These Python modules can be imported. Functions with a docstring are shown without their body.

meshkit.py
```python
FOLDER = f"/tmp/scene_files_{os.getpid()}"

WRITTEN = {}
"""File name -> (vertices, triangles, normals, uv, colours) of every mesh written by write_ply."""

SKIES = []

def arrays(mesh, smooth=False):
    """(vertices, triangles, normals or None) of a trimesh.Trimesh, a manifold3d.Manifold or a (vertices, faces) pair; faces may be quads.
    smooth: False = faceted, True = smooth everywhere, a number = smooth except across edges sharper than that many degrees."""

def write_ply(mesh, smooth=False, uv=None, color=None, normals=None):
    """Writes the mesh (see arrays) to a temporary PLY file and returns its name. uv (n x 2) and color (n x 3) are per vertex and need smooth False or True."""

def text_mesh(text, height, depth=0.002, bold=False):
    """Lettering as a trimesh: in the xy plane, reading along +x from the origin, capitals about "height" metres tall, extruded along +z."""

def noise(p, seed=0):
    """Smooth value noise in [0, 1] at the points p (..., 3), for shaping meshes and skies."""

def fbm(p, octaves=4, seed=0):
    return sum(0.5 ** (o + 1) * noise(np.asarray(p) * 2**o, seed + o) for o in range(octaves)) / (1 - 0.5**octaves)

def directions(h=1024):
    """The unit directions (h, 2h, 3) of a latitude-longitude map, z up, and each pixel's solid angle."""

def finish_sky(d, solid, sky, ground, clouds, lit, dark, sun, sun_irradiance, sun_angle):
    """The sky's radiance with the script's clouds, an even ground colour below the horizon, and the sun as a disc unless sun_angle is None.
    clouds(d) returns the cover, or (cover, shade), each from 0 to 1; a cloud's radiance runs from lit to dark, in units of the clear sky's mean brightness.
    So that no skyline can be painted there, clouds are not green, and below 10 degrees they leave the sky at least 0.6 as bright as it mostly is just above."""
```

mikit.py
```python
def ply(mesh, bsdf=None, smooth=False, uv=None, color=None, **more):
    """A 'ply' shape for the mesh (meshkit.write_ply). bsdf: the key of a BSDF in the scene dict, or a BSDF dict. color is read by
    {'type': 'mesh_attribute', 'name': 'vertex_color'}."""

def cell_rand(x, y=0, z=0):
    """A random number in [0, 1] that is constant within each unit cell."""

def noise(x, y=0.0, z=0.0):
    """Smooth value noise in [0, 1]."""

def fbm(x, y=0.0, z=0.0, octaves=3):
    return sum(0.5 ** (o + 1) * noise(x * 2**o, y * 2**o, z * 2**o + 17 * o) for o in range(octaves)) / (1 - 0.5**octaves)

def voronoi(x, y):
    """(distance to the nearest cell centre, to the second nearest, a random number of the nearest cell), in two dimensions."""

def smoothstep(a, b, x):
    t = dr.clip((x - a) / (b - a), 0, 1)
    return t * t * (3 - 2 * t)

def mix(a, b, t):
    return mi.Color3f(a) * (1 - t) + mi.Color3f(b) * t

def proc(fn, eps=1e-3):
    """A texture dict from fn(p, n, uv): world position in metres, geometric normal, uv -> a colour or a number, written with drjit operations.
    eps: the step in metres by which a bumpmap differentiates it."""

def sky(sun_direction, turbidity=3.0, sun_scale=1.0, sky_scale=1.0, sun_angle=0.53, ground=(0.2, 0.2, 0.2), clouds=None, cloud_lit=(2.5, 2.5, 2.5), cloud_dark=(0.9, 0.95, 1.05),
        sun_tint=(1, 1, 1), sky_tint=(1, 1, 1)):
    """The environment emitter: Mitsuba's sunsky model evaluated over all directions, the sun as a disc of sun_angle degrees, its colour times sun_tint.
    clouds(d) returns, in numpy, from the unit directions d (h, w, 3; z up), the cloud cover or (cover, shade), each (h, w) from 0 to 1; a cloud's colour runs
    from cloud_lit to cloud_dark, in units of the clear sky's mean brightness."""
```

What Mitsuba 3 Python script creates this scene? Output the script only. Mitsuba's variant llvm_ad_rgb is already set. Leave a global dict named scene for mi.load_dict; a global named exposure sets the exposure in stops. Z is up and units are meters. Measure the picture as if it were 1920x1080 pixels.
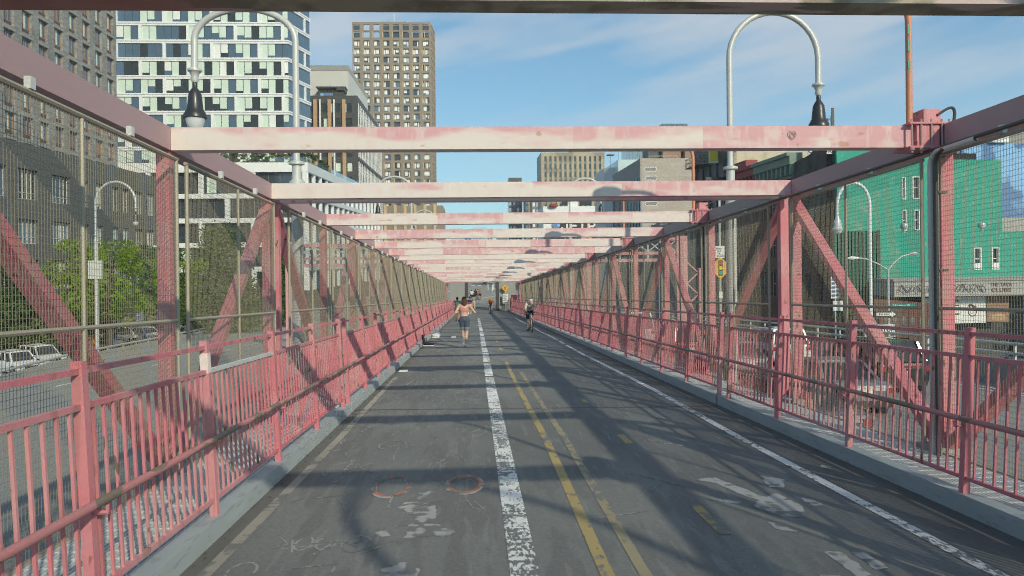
import math, random
import numpy as np, trimesh, drjit as dr, mitsuba as mi, mikit, meshkit
from shapely.geometry import Polygon
from mikit import proc, noise, fbm, voronoi, cell_rand, smoothstep, mix
T = mi.ScalarTransform4f
rng = random.Random(7)

# ---------------------------------------------------------------- camera, sky, exposure
scene, labels = {}, {}
YAW, ROLL, SLOPE, EYE = 0.0526, 0.0118, 0.052, np.array([0, 0, 1.75])
fw = np.array([math.sin(YAW), math.cos(YAW), 0]); rt = np.array([math.cos(YAW), -math.sin(YAW), 0])
upv = np.array([0, 0, 1.0]) * math.cos(ROLL) + rt * math.sin(ROLL)
scene['camera'] = {'type': 'perspective', 'fov': 2 * math.degrees(math.atan(960 / 1350)), 'fov_axis': 'x',
                   'near_clip': 0.05, 'far_clip': 4000.0, 'principal_point_offset_y': 55 / 1080,
                   'to_world': T().look_at(origin=EYE.tolist(), target=(EYE + fw).tolist(), up=upv.tolist())}


def clouds(d):
    az = np.arctan2(d[..., 0], np.maximum(d[..., 1], 1e-6)); el = np.arcsin(np.clip(d[..., 2], -1, 1))
    q = np.stack([az * 2.0 + el * 1.2, el * 5.5 - az * 1.1, az * 0], -1)
    a = meshkit.fbm(q * 1.5 + 3.1, 6, seed=5); b = meshkit.fbm(q * np.array([3.2, 9, 1]) + 9.2, 6, seed=11)
    c = np.clip((a * .55 + b * .62 - 0.50 + .24 * np.clip(az, -.45, .4)) * 3.4, 0, 1)
    return c * np.clip(el * 5 - .45, 0, 1) * 0.62, np.zeros_like(c)


SUN = np.array([0.884, -1.835, 1.0])
scene['sky'] = mikit.sky(SUN.tolist(), turbidity=2.6, clouds=clouds, cloud_lit=(2.1, 2.15, 2.2), cloud_dark=(1.2, 1.25, 1.3),
                         sun_tint=(.85, 1.0, 1.22), sky_scale=1.6, sun_scale=.93, sky_tint=(0.77, 1.02, 1.06), ground=(0.16, 0.16, 0.16))
exposure = 1.5


# ---------------------------------------------------------------- helpers
class MB:
    """collects pieces of one mesh"""
    def __init__(self): self.v, self.f, self.n = [], [], 0
    def add(self, v, f):
        v = np.asarray(v, float); f = np.asarray(f, int)
        self.v.append(v); self.f.append(f + self.n); self.n += len(v); return self
    def mesh(self, m): return self.add(m.vertices, m.faces)
    def box(self, x0, x1, y0, y1, z0, z1):
        v = np.array([[x, y, z] for x in (x0, x1) for y in (y0, y1) for z in (z0, z1)], float)
        return self.add(v, BOXF)
    def bar(self, a, b, w, h, up=(0, 0, 1)):
        """a beam of section w x h from a to b"""
        a, b = np.asarray(a, float), np.asarray(b, float); d = (b - a) / np.linalg.norm(b - a)
        s = np.cross(d, up)
        if np.linalg.norm(s) < 1e-6: s = np.cross(d, (1, 0, 0))
        s /= np.linalg.norm(s); t = np.cross(s, d)
        v = [p + s * (i * w / 2) + t * (j * h / 2) for p in (a, b) for i in (-1, 1) for j in (-1, 1)]
        return self.add(v, BARF)
    def tube(self, pts, r, n=8, cap=True):
        p = np.asarray(pts, float); r = np.broadcast_to(np.asarray(r, float), len(p))
        tan = np.gradient(p, axis=0); tan /= np.maximum(np.linalg.norm(tan, axis=1, keepdims=True), 1e-9)
        ref = np.array([0, 0, 1.0]) if abs(tan[0, 2]) < .9 else np.array([1.0, 0, 0])
        s = np.cross(tan[0], ref); s /= np.linalg.norm(s); rings = []
        for i in range(len(p)):
            s = s - tan[i] * (s @ tan[i]); s /= np.linalg.norm(s); t = np.cross(tan[i], s)
            a = np.arange(n) * 2 * math.pi / n
            rings.append(p[i] + r[i] * (np.outer(np.cos(a), s) + np.outer(np.sin(a), t)))
        v = np.vstack(rings); f = []
        for i in range(len(p) - 1):
            for k in range(n):
                a, b = i * n + k, i * n + (k + 1) % n
                f += [[a, b, b + n], [a, b + n, a + n]]
        if cap:
            for k in range(1, n - 1): f.append([0, k + 1, k])
            o = (len(p) - 1) * n
            for k in range(1, n - 1): f.append([o, o + k, o + k + 1])
        return self.add(v, f)
    def prism(self, poly, z0, z1):
        """a shapely polygon (or list of points) between two heights"""
        poly = Polygon(poly) if isinstance(poly, (list, tuple)) else poly
        for g in getattr(poly, 'geoms', [poly]):
            m = trimesh.creation.extrude_polygon(g, z1 - z0, engine='earcut'); m.apply_translation([0, 0, z0]); self.mesh(m)
        return self
    def lathe(self, prof, c=(0, 0, 0), n=20):
        """profile of (radius, height) turned about the z axis"""
        a = np.arange(n) * 2 * math.pi / n; P = np.array(prof, float)
        v = np.vstack([np.stack([r * np.cos(a), r * np.sin(a), np.full(n, z)], 1) for r, z in P]) + np.asarray(c)
        f = []
        for i in range(len(P) - 1):
            for k in range(n):
                p, q = i * n + k, i * n + (k + 1) % n
                f += [[p, q, q + n], [p, q + n, p + n]]
        return self.add(v, f)
    def quad(self, a, b, c, d): return self.add([a, b, c, d], [[0, 1, 2], [0, 2, 3]])
    def get(self): return np.vstack(self.v), np.vstack(self.f)
    def move(self, M):
        M = np.asarray(M, float); self.v = [x @ M[:3, :3].T + M[:3, 3] for x in self.v]; return self


BOXF = np.array([[0, 1, 3], [0, 3, 2], [4, 6, 7], [4, 7, 5], [0, 4, 5], [0, 5, 1], [2, 3, 7], [2, 7, 6], [0, 2, 6], [0, 6, 4], [1, 5, 7], [1, 7, 3]])
BARF = np.array([[0, 1, 3], [0, 3, 2], [4, 6, 7], [4, 7, 5], [0, 4, 5], [0, 5, 1], [2, 3, 7], [2, 7, 6], [0, 2, 6], [0, 6, 4], [1, 5, 7], [1, 7, 3]])


def mat4(loc=(0, 0, 0), rz=0.0, s=1.0):
    c, n = math.cos(rz), math.sin(rz); M = np.eye(4); M[:3, :3] = np.array([[c, -n, 0], [n, c, 0], [0, 0, 1]]) * s; M[:3, 3] = loc; return M


def tw(loc=(0, 0, 0), rz=0.0, s=1.0): return T().translate(list(map(float, loc))).rotate([0, 0, 1], math.degrees(rz)).scale(s)


def deckz(y):
    """height of the walkway along its length"""
    return np.interp(y, [-400, 74.7, 90, 115, 160, 200, 260, 300], [400 * SLOPE, -74.7 * SLOPE, -4.3, -4.65, -5.5, -6.3, -6.9, -6.9])


def shear(b):
    b.v = [np.stack([x[:, 0], x[:, 1], x[:, 2] + deckz(x[:, 1])], 1) for x in b.v]; return b


used = {}


def num(base):
    k = used.get(base, 0); used[base] = k + 1
    return base if k == 0 else f'{base}_{k:03d}'


def put(key, b, bsdf, smooth=False, **kw):
    """one entry of the scene; key already complete up to its number"""
    key = num(key)
    scene[key] = {**mikit.ply(b.get() if isinstance(b, MB) else b, bsdf, smooth=smooth), **kw}
    return key


def place(key, shape, M=None):
    key = num(key); s = dict(shape)
    if M is not None: s['to_world'] = M
    scene[key] = s; return key


def thing(name, label, cat, group=None):
    key = num(name); labels[key] = {'label': label, 'category': cat}
    if group: labels[key]['group'] = group
    return key


def struct(key, label=None): labels[key] = {'kind': 'structure', **({'label': label} if label else {})}


def stuff(key, label, cat=None):
    labels[key] = {'label': label, 'kind': 'stuff'}
    if cat: labels[key]['category'] = cat


ORD = ['first', 'second', 'third', 'fourth', 'fifth', 'sixth', 'seventh', 'eighth', 'ninth', 'tenth', 'eleventh', 'twelfth', 'thirteenth', 'fourteenth',
       'fifteenth', 'sixteenth', 'seventeenth', 'eighteenth', 'nineteenth', 'twentieth', 'twenty first', 'twenty second', 'twenty third', 'twenty fourth']


# ---------------------------------------------------------------- materials
def rgb(*c): return {'type': 'rgb', 'value': list(map(float, c))}


def plain(key, c, rough=0.6, metal=0.0, spec=0.5, clear=0.0, two=True):
    m = {'type': 'principled', 'base_color': c if isinstance(c, dict) else rgb(*c), 'roughness': rough, 'metallic': metal, 'specular': spec}
    if clear: m['clearcoat'] = clear; m['clearcoat_gloss'] = 0.9
    scene[key] = {'type': 'twosided', 'b': m} if two else m


def pink_fn(p, n, uv):
    a = fbm(p.x * 3, p.y * 3, p.z * 3, 3); b = fbm(p.x * 23, p.y * 23, p.z * 9, 2); c = noise(p.x * 1.1 + 7, p.y * .9, p.z * 1.2)
    col = mix((.58, .185, .215), (.565, .25, .27), smoothstep(.35, .75, a))
    col = mix(col, (.60, .36, .35), smoothstep(.62, .9, c) * .5)
    col = mix(col, (.30, .13, .10), smoothstep(.60, .80, fbm(p.x * 14 + p.y * 14, p.z * .9, 4, 3)) * .45)
    return mix(col, (.15, .095, .06), smoothstep(.69, .75, b) * smoothstep(.42, .6, a) * .85)


def beam_fn(p, n, uv):
    a = fbm(p.x * 1.5, p.y * 2, p.z * 5, 4); b = fbm(p.x * 10, p.y * 3, p.z * 4, 3); blk = cell_rand(dr.floor(p.x * .75 + p.y * .31), dr.floor(p.y * .6))
    s = fbm(p.x * 26, p.y * 3, p.z * 2.5, 2)
    zr = p.z + SLOPE * p.y
    col = mix((.73, .655, .60), (.665, .365, .385), smoothstep(.44, .62, a * .56 + blk * .36 + smoothstep(3.28, 3.46, zr) * .16))
    col = mix(col, (.72, .59, .555), smoothstep(.48, .75, b) * .75)
    col = mix(col, (.70, .61, .54), smoothstep(.56, .74, s) * .4)
    return mix(col, (.45, .21, .09), smoothstep(.71, .80, fbm(p.x * 6, p.y * 5, p.z * 9, 3)) * .6)


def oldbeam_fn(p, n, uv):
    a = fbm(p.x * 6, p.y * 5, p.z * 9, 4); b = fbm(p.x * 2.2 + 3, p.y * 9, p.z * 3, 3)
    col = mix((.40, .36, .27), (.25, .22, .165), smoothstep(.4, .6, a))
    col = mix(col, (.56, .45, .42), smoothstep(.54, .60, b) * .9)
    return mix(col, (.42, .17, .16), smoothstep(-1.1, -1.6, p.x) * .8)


def asphalt_fn(p, n, uv):
    a = fbm(p.x * .9, p.y * .35, 0, 4); g = fbm(p.x * 60, p.y * 60, 0, 2); k = fbm(p.x * 7, p.y * 1.2, 3, 3)
    w = fbm(p.x * 22, p.y * 2.2, 7, 3)
    col = mix((.140, .149, .142), (.182, .190, .178), smoothstep(.3, .7, a))
    col = mix(col, (.132, .130, .126), smoothstep(.48, .62, k) * .5)
    col = mix(col, (.245, .245, .23), smoothstep(.66, .76, w) * .35)
    col = col * (.86 + .28 * g)
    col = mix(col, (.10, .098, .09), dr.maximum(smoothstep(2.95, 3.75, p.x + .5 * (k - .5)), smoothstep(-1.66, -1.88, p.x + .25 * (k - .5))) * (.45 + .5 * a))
    return col


def worn(paint, base, amount, sx=60., sy=26.):
    def fn(p, n, uv):
        a = fbm(p.x * sx, p.y * sy, 1, 3); b = fbm(p.x * 2.3, p.y * 1.6, 4, 3); c = fbm(p.x * 7, p.y * 18, 2, 3)
        t = smoothstep(amount - .06, amount + .06, a * .42 + b * .34 + c * .32)
        return mix(base, mi.Color3f(paint) * (.85 + .3 * b), t)
    return proc(fn)


AS = (.158, .166, .157)
plain('mat_pink', proc(pink_fn), .45)
plain('mat_beam', proc(beam_fn), .62)
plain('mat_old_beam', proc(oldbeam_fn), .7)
plain('mat_chord', (.43, .285, .29), .55)
plain('mat_chord_grey', (.31, .285, .275), .55)
plain('mat_worn_pink', proc(lambda p, n, uv: mix((.47, .20, .20), (.19, .155, .115), smoothstep(.50, .56, fbm(p.x * 9, p.y * 3.2, p.z * 9, 3)))), .5)
plain('mat_wire', (.30, .275, .20), .5, .2)
plain('mat_frame', (.38, .35, .27), .5, .2)
plain('mat_kerb', proc(lambda p, n, uv: mix(mix((.39, .44, .45), (.30, .34, .34), fbm(p.x * 4, p.y * 2.2, p.z * 9, 3)), (.15, .15, .13), smoothstep(.60, .70, fbm(p.x * 16, p.y * 7, p.z * 26, 4)) * .3)), .55)
plain('mat_grating', (.62, .65, .63), .5, .2)
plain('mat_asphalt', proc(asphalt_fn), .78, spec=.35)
plain('mat_white_line', worn((.72, .73, .68), AS, .505), .6)
plain('mat_white_thin', worn((.66, .66, .62), AS, .475), .6)
plain('mat_ghost_white', worn((.37, .37, .345), AS, .515, 14, 9), .7)
plain('mat_chalk', worn((.28, .285, .275), AS, .52, 30, 30), .8)
plain('mat_yellow_line', worn((.37, .285, .115), AS, .475, 34, 12), .65)
plain('mat_yellow_pale', worn((.29, .25, .15), AS, .51, 34, 12), .65)
plain('mat_orange_chalk', worn((.47, .17, .09), AS, .49, 16, 16), .8)
plain('mat_tan_strip', worn((.29, .28, .235), AS, .46, 14, 5), .8)
plain('mat_steel', (.56, .565, .53), .42, .15)
plain('mat_black', (.03, .033, .036), .38, clear=.3)
plain('mat_globe', (.62, .64, .64), .15, spec=.8)
plain('mat_dark_metal', (.09, .09, .085), .45, .4)
plain('mat_salmon', (.62, .26, .15), .5)
plain('mat_concrete', proc(lambda p, n, uv: mix((.33, .33, .30), (.24, .24, .215), fbm(p.x * 1.3, p.y * 1.3, p.z * 1.7, 4))), .85)
plain('mat_road', proc(lambda p, n, uv: mix((.18, .187, .175), (.225, .23, .215), fbm(p.x * .35, p.y * .12, 2, 4)) * (.85 + .3 * noise(p.x * 30, p.y * 30))), .85)

# ---------------------------------------------------------------- the walkway
XL, XR, CL, CR, ZC, D = -1.95, 3.83, -2.96, 4.84, 3.23, 3.503
YS = [-3.27, 0.23, 3.60, 7.23, 10.73] + [11.17 + D * k for k in range(19)]
YEND = YS[-1]


def roughen(q, amp=.022):
    """worn, uneven outline of a painted mark"""
    if q.area > 1.2 or q.area < 1e-3 or q.bounds[2] - q.bounds[0] > 2: return q
    c = np.array(q.segmentize(.035).exterior.coords)[:-1]; s = np.stack([c[:, 0] * 16, c[:, 1] * 16, c[:, 0] * 0], 1)
    c = c + amp * np.stack([meshkit.fbm(s, 3, seed=3) - .5, 1.8 * (meshkit.fbm(s + 9, 3, seed=4) - .5)], 1) * 2
    r = Polygon(c).buffer(0)
    return max(getattr(r, 'geoms', [r]), key=lambda g: g.area)


def sheet(pts, lift, along=False):
    """a flat marking on the deck: polygon of (x, y)"""
    m = trimesh.creation.extrude_polygon(roughen(Polygon(pts)), .0004, engine='earcut')
    v = np.array(m.vertices); v[:, 2] += deckz(v[:, 1]) + lift
    return v, m.faces


ys = np.concatenate([np.arange(-12, 76, 3.0), [74.7, 80, 85, 90, 97, 105, 115]]); ys.sort()
b = MB()
for a, c in zip(ys[:-1], ys[1:]):
    if c - a < .01: continue
    za, zc = float(deckz(a)), float(deckz(c))
    b.quad([-1.95, a, za], [3.85, a, za], [3.85, c, zc], [-1.95, c, zc])
put('footpath', b, 'mat_asphalt'); struct('footpath', 'grey worn asphalt of the shared walking and cycling path')


def strip(name, x0, x1, y0, y1, bsdf, lift, wob=0.0, step=2.0, seed=0):
    n = max(2, int((y1 - y0) / step) + 1); yy = np.linspace(y0, y1, n); b = MB()
    w = wob * (meshkit.noise(np.stack([yy * .23, yy * 0 + seed, yy * 0], 1)) - .5)
    for i in range(n - 1):
        za, zb = float(deckz(yy[i])) + lift, float(deckz(yy[i + 1])) + lift
        b.quad([x0 + w[i], yy[i], za], [x1 + w[i], yy[i], za], [x1 + w[i + 1], yy[i + 1], zb], [x0 + w[i + 1], yy[i + 1], zb])
    put('footpath__' + name, b, bsdf)


strip('white_lane_line', .225, .41, 2.5, 15.5, 'mat_white_line', .004, .05)
for k, (a, c) in enumerate([(15.8, 18.9), (19.2, 22.3), (22.6, 24.6), (24.9, 27.6), (27.9, 31.4), (31.7, 36), (36.4, 41), (41.5, 48), (48.5, 58)]):
    strip('white_lane_line', .22, .40, a, c, 'mat_white_line', .004, .04)
for a, c in [(2.5, 10.9), (11.05, 19.5), (23, 24.6), (27, 28.3)]: strip('yellow_centre_line', .785, .875, a, c, 'mat_yellow_line', .004, .05, seed=2)
for a, c in [(2.5, 10.9), (11.05, 16.5)]: strip('yellow_centre_line', 1.025, 1.105, a, c, 'mat_yellow_pale', .004, .05, seed=2)
for a, c in [(2.5, 25.2), (25.8, 27.6), (28, 58)]: strip('white_edge_line', 3.16, 3.265, a, c, 'mat_white_thin', .004, .08, seed=4)
strip('tan_edge_strip', -1.77, -1.68, 2.5, 16, 'mat_tan_strip', .004, .05, seed=6)
for a, c in [(5.12, 5.86), (8.35, 8.91), (11.5, 11.95)]: strip('yellow_dash', 1.75, 1.84, a, c, 'mat_yellow_line', .004)
b = MB(); b.add(*sheet([(-1.9, 11.36), (3.8, 10.92), (3.8, 10.96), (-1.9, 11.40)], .004)); put('footpath__expansion_joint', b, 'mat_dark_metal')


def ring(cx, cy, rx, ry, w, n=40, gaps=()):
    o = [(cx + rx * math.cos(t), cy + ry * math.sin(t)) for t in np.linspace(0, 2 * math.pi, n)]
    i = [(cx + (rx - w) * math.cos(t), cy + (ry - w * 2) * math.sin(t)) for t in np.linspace(0, 2 * math.pi, n)]
    return Polygon(o, [i])


def marks(name, polys, bsdf, lift):
    b = MB()
    for q in polys: b.add(*sheet(q.exterior.coords, lift) if not q.interiors else _ring_sheet(q, lift))
    put('footpath__' + name, b, bsdf)


def _ring_sheet(q, lift):
    m = trimesh.creation.extrude_polygon(q, .0004, engine='earcut'); v = np.array(m.vertices); v[:, 2] += deckz(v[:, 1]) + lift; return v, m.faces


P = Polygon
# worn bicycle rider symbol on the left lane, wheels overdrawn in orange chalk
marks('bicycle_symbol', [ring(-.785, 6.72, .185, .39, .05), ring(-.115, 6.73, .185, .36, .05)], 'mat_ghost_white', .0025)
marks('chalk_ring', [ring(-.785, 6.74, .17, .36, .026), ring(-.115, 6.74, .16, .32, .026)], 'mat_orange_chalk', .0045)
marks('rider_symbol', [P([(-.63, 6.13), (-.50, 6.17), (-.30, 6.84), (-.40, 6.86)]), P([(-.66, 6.04), (-.60, 5.98), (-.30, 6.22), (-.30, 6.3)]),
                       P([(-.62, 6.0), (-.35, 6.08), (-.33, 5.85), (-.33, 5.62), (-.48, 5.60), (-.52, 5.8)]), P([(-.54, 5.6), (-.33, 5.6), (-.16, 5.38), (-.2, 5.28), (-.42, 5.3), (-.55, 5.12), (-.60, 5.2), (-.52, 5.35)]),
                       P([(-.77, 5.42), (-.68, 5.46), (-.64, 5.33), (-.70, 5.31)])], 'mat_ghost_white', .0025)
marks('worn_patch', [P([(-.62, 4.78), (-.40, 4.80), (-.38, 4.62), (-.42, 4.4), (-.62, 4.42)])], 'mat_ghost_white', .0025)
marks('rider_symbol', [P([(2.01, 6.67), (2.25, 6.72), (2.44, 6.1), (2.60, 5.72), (2.50, 5.68), (2.30, 6.1), (2.19, 6.52)]), P([(1.95, 5.99), (2.0, 6.05), (2.20, 5.92), (2.18, 5.85)]),
                       P([(2.70, 6.74), (2.88, 6.56), (2.74, 6.3), (2.62, 6.32)]), P([(2.40, 6.02), (2.60, 6.1), (2.66, 5.75), (2.56, 5.45), (2.36, 5.5), (2.26, 5.75)]),
                       P([(2.20, 5.38), (2.34, 5.40), (2.40, 5.24), (2.32, 5.13), (2.20, 5.2)]), P([(2.74, 5.98), (2.83, 5.9), (2.84, 5.72), (2.74, 5.74)])], 'mat_ghost_white', .0025)
marks('arrow_symbol', [P([(2.32, 4.72), (2.44, 4.72), (2.42, 4.3), (2.32, 4.3)]), P([(2.50, 4.72), (2.60, 4.72), (2.58, 4.4), (2.49, 4.4)]), P([(2.10, 4.36), (2.22, 4.3), (2.18, 3.9), (2.08, 3.9)])], 'mat_ghost_white', .0025)
marks('worn_patch', [P([(1.58 + .05 * i, 8.9 - .05 * i), (1.58 + .05 * i + .09, 8.95 - .05 * i), (1.6 + .05 * i + .08, 8.99 - .06 * i)]) for i in range(0, 16, 2)] +
      [P([(3.42, 7.0), (3.48, 7.1), (3.55, 7.0), (3.47, 6.9)])], 'mat_ghost_white', .0025)


def scrawl(pts, w=.012):
    from shapely.geometry import LineString
    return LineString(pts).buffer(w, cap_style=1, resolution=2)


def curve(cx, cy, rx, ry, a0, a1, n=14): return [(cx + rx * math.cos(math.radians(a)), cy + ry * math.sin(math.radians(a))) for a in np.linspace(a0, a1, n)]


# rubbed chalk letters and doodles
ch = [curve(-.86, 5.18, .10, .17, -210, 110), [(-.99, 5.20), (-.86, 5.20)], curve(-1.08, 5.22, .07, .14, -240, 20), [(-1.02, 5.24), (-1.12, 5.0)], curve(-1.24, 5.22, .06, .14, -200, 160),
      [(-1.34, 5.3), (-1.28, 5.05)], curve(-1.52, 4.72, .09, .16, -60, 240), [(-1.2, 4.75), (-.92, 4.8), (-.95, 4.5)], curve(-.99, 8.6, .16, .25, 0, 300), [(-1.1, 9.1), (-1.0, 9.6), (-.86, 9.2), (-.75, 9.7)],
      [(-1.5, 7.6), (-1.3, 7.9), (-1.35, 7.4), (-1.1, 7.7)], [(-1.4, 6.4), (-1.15, 6.5)], [(-1.4, 6.2), (-1.2, 6.35)], [(-.42, 7.6), (-.2, 8.1), (-.12, 7.7)], [(-.1, 9.2), (.05, 9.5)], [(1.35, 6.1), (1.75, 6.6)], [(.95, 5.6), (1.4, 5.75)],
      [(1.5, 7.0), (1.9, 6.4)], curve(-1.55, 8.9, .1, .2, 30, 320), [(-1.62, 9.8), (-1.4, 10.0), (-1.5, 9.5)], [(2.9, 8.6), (2.95, 8.0)], [(-.6, 10.2), (-.3, 10.4), (-.35, 9.9)]]
ch += [[(-1.5 + .13 * i + .05 * rng.random(), 14.4 + .7 * rng.random()) for _ in range(4)] for i in range(11)]
ch += [[(1.6 + .1 * i + .09 * rng.random(), 8.3 + .7 * rng.random()) for _ in range(3)] for i in range(9)]
ch += [[(x := rng.uniform(-1.7, .1), y := rng.uniform(5, 14)), (x + rng.uniform(-.12, .12), y + rng.uniform(-.3, .3)), (x + rng.uniform(-.2, .2), y + rng.uniform(-.3, .3))] for _ in range(70)]
b = MB()
for i, c in enumerate(ch): b.add(*_ring_sheet(scrawl(c, .009 if i < 24 else .005), .0025 + .0004 * (i % 3)))
k = put('footpath__chalk_doodles', b, 'mat_chalk'); labels[k] = {'kind': 'stuff'}

# deck slab, kerbs, gratings
b = MB()
for a, c in [(-12, 11.1), (11.2, 74.7)]: b.box(-2.9, 4.8, a, c, -.42, -.16)
put('deck_slab', shear(b), 'mat_concrete'); struct('deck_slab', 'concrete slab carrying the walkway')
for side, (x0, x1) in enumerate(((-2.03, -1.90), (3.78, 3.91))):
    b = MB(); yy = [-12, 1.2, 11.15]
    for a, c in ((-12, 11.1), (11.18, 25), (25, 40), (40, 57), (57, 74.7), (74.9, 84), (84, 97)):
        bb = MB().box(x0, x1, a, c, -.16, .15); bb = shear(bb); b.add(*bb.get())
    k = put('kerb', b, 'mat_kerb'); struct(k, ('left', 'right')[side] + ' grey steel kerb that carries the pink railing')
for side, (x0, x1) in enumerate(((-2.92, -2.10), (3.98, 4.80))):
    b = MB()
    for q in np.arange(x0 + .02, x1, .036): b.box(q - .011, q + .011, -3, 30, .03, .07)
    for q in np.arange(-2.95, 30, .15): b.box(x0, x1, q - .006, q + .006, .045, .073)
    b.box(x0, x1, 30.05, 74.7, .03, .07)
    k = put('floor_grating', shear(b), 'mat_grating'); labels[k] = {'kind': 'stuff', 'label': ('left', 'right')[side] + ' pale steel grating between the kerb and the truss', 'category': 'grating'}

# ---------------------------------------------------------------- overhead beams and trusses
for i, y in enumerate(YS):
    b = MB(); h = .225
    b.box(CL + .003, CR - .003, y, y + .16, ZC, ZC + h)
    n = 1 + (i - 2)
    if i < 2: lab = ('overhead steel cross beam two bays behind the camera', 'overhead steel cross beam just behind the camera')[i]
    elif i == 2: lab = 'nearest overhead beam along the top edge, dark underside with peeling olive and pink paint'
    elif i == len(YS) - 1: lab = 'last overhead beam, far end of the tunnel, plain pink'
    elif i == 5: lab = 'pink overhead beam hidden close behind the second one of the open frames'
    else: lab = f'{ORD[n - 1]} overhead cross beam from the camera, faded pink and cream steel'
    k = thing('overhead_beam', lab, 'beam', 'overhead cross beams of the walkway')
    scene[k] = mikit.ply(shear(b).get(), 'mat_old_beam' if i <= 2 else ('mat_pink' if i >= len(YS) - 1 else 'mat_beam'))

b = MB()
for rr, cx, cz in ((.045, 0, 0), (.03, .004, -.002)): b.tube([[3.27 + cx + rr * math.cos(a), YS[3] - .004, 2.985 + cz + rr * (.9 + .2 * math.sin(3 * a)) * math.sin(a)] for a in np.linspace(0, 6.1, 22)], .0028, 4)
b.tube([[3.25, YS[3] - .004, 2.96], [3.275, YS[3] - .004, 3.0], [3.29, YS[3] - .004, 2.97], [3.285, YS[3] - .004, 2.995]], .0028, 4)
k = put('overhead_beam_003__scribble', b, 'mat_chord_grey'); labels[k] = {'label': 'small round scribbled tag on the beam'}

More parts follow.
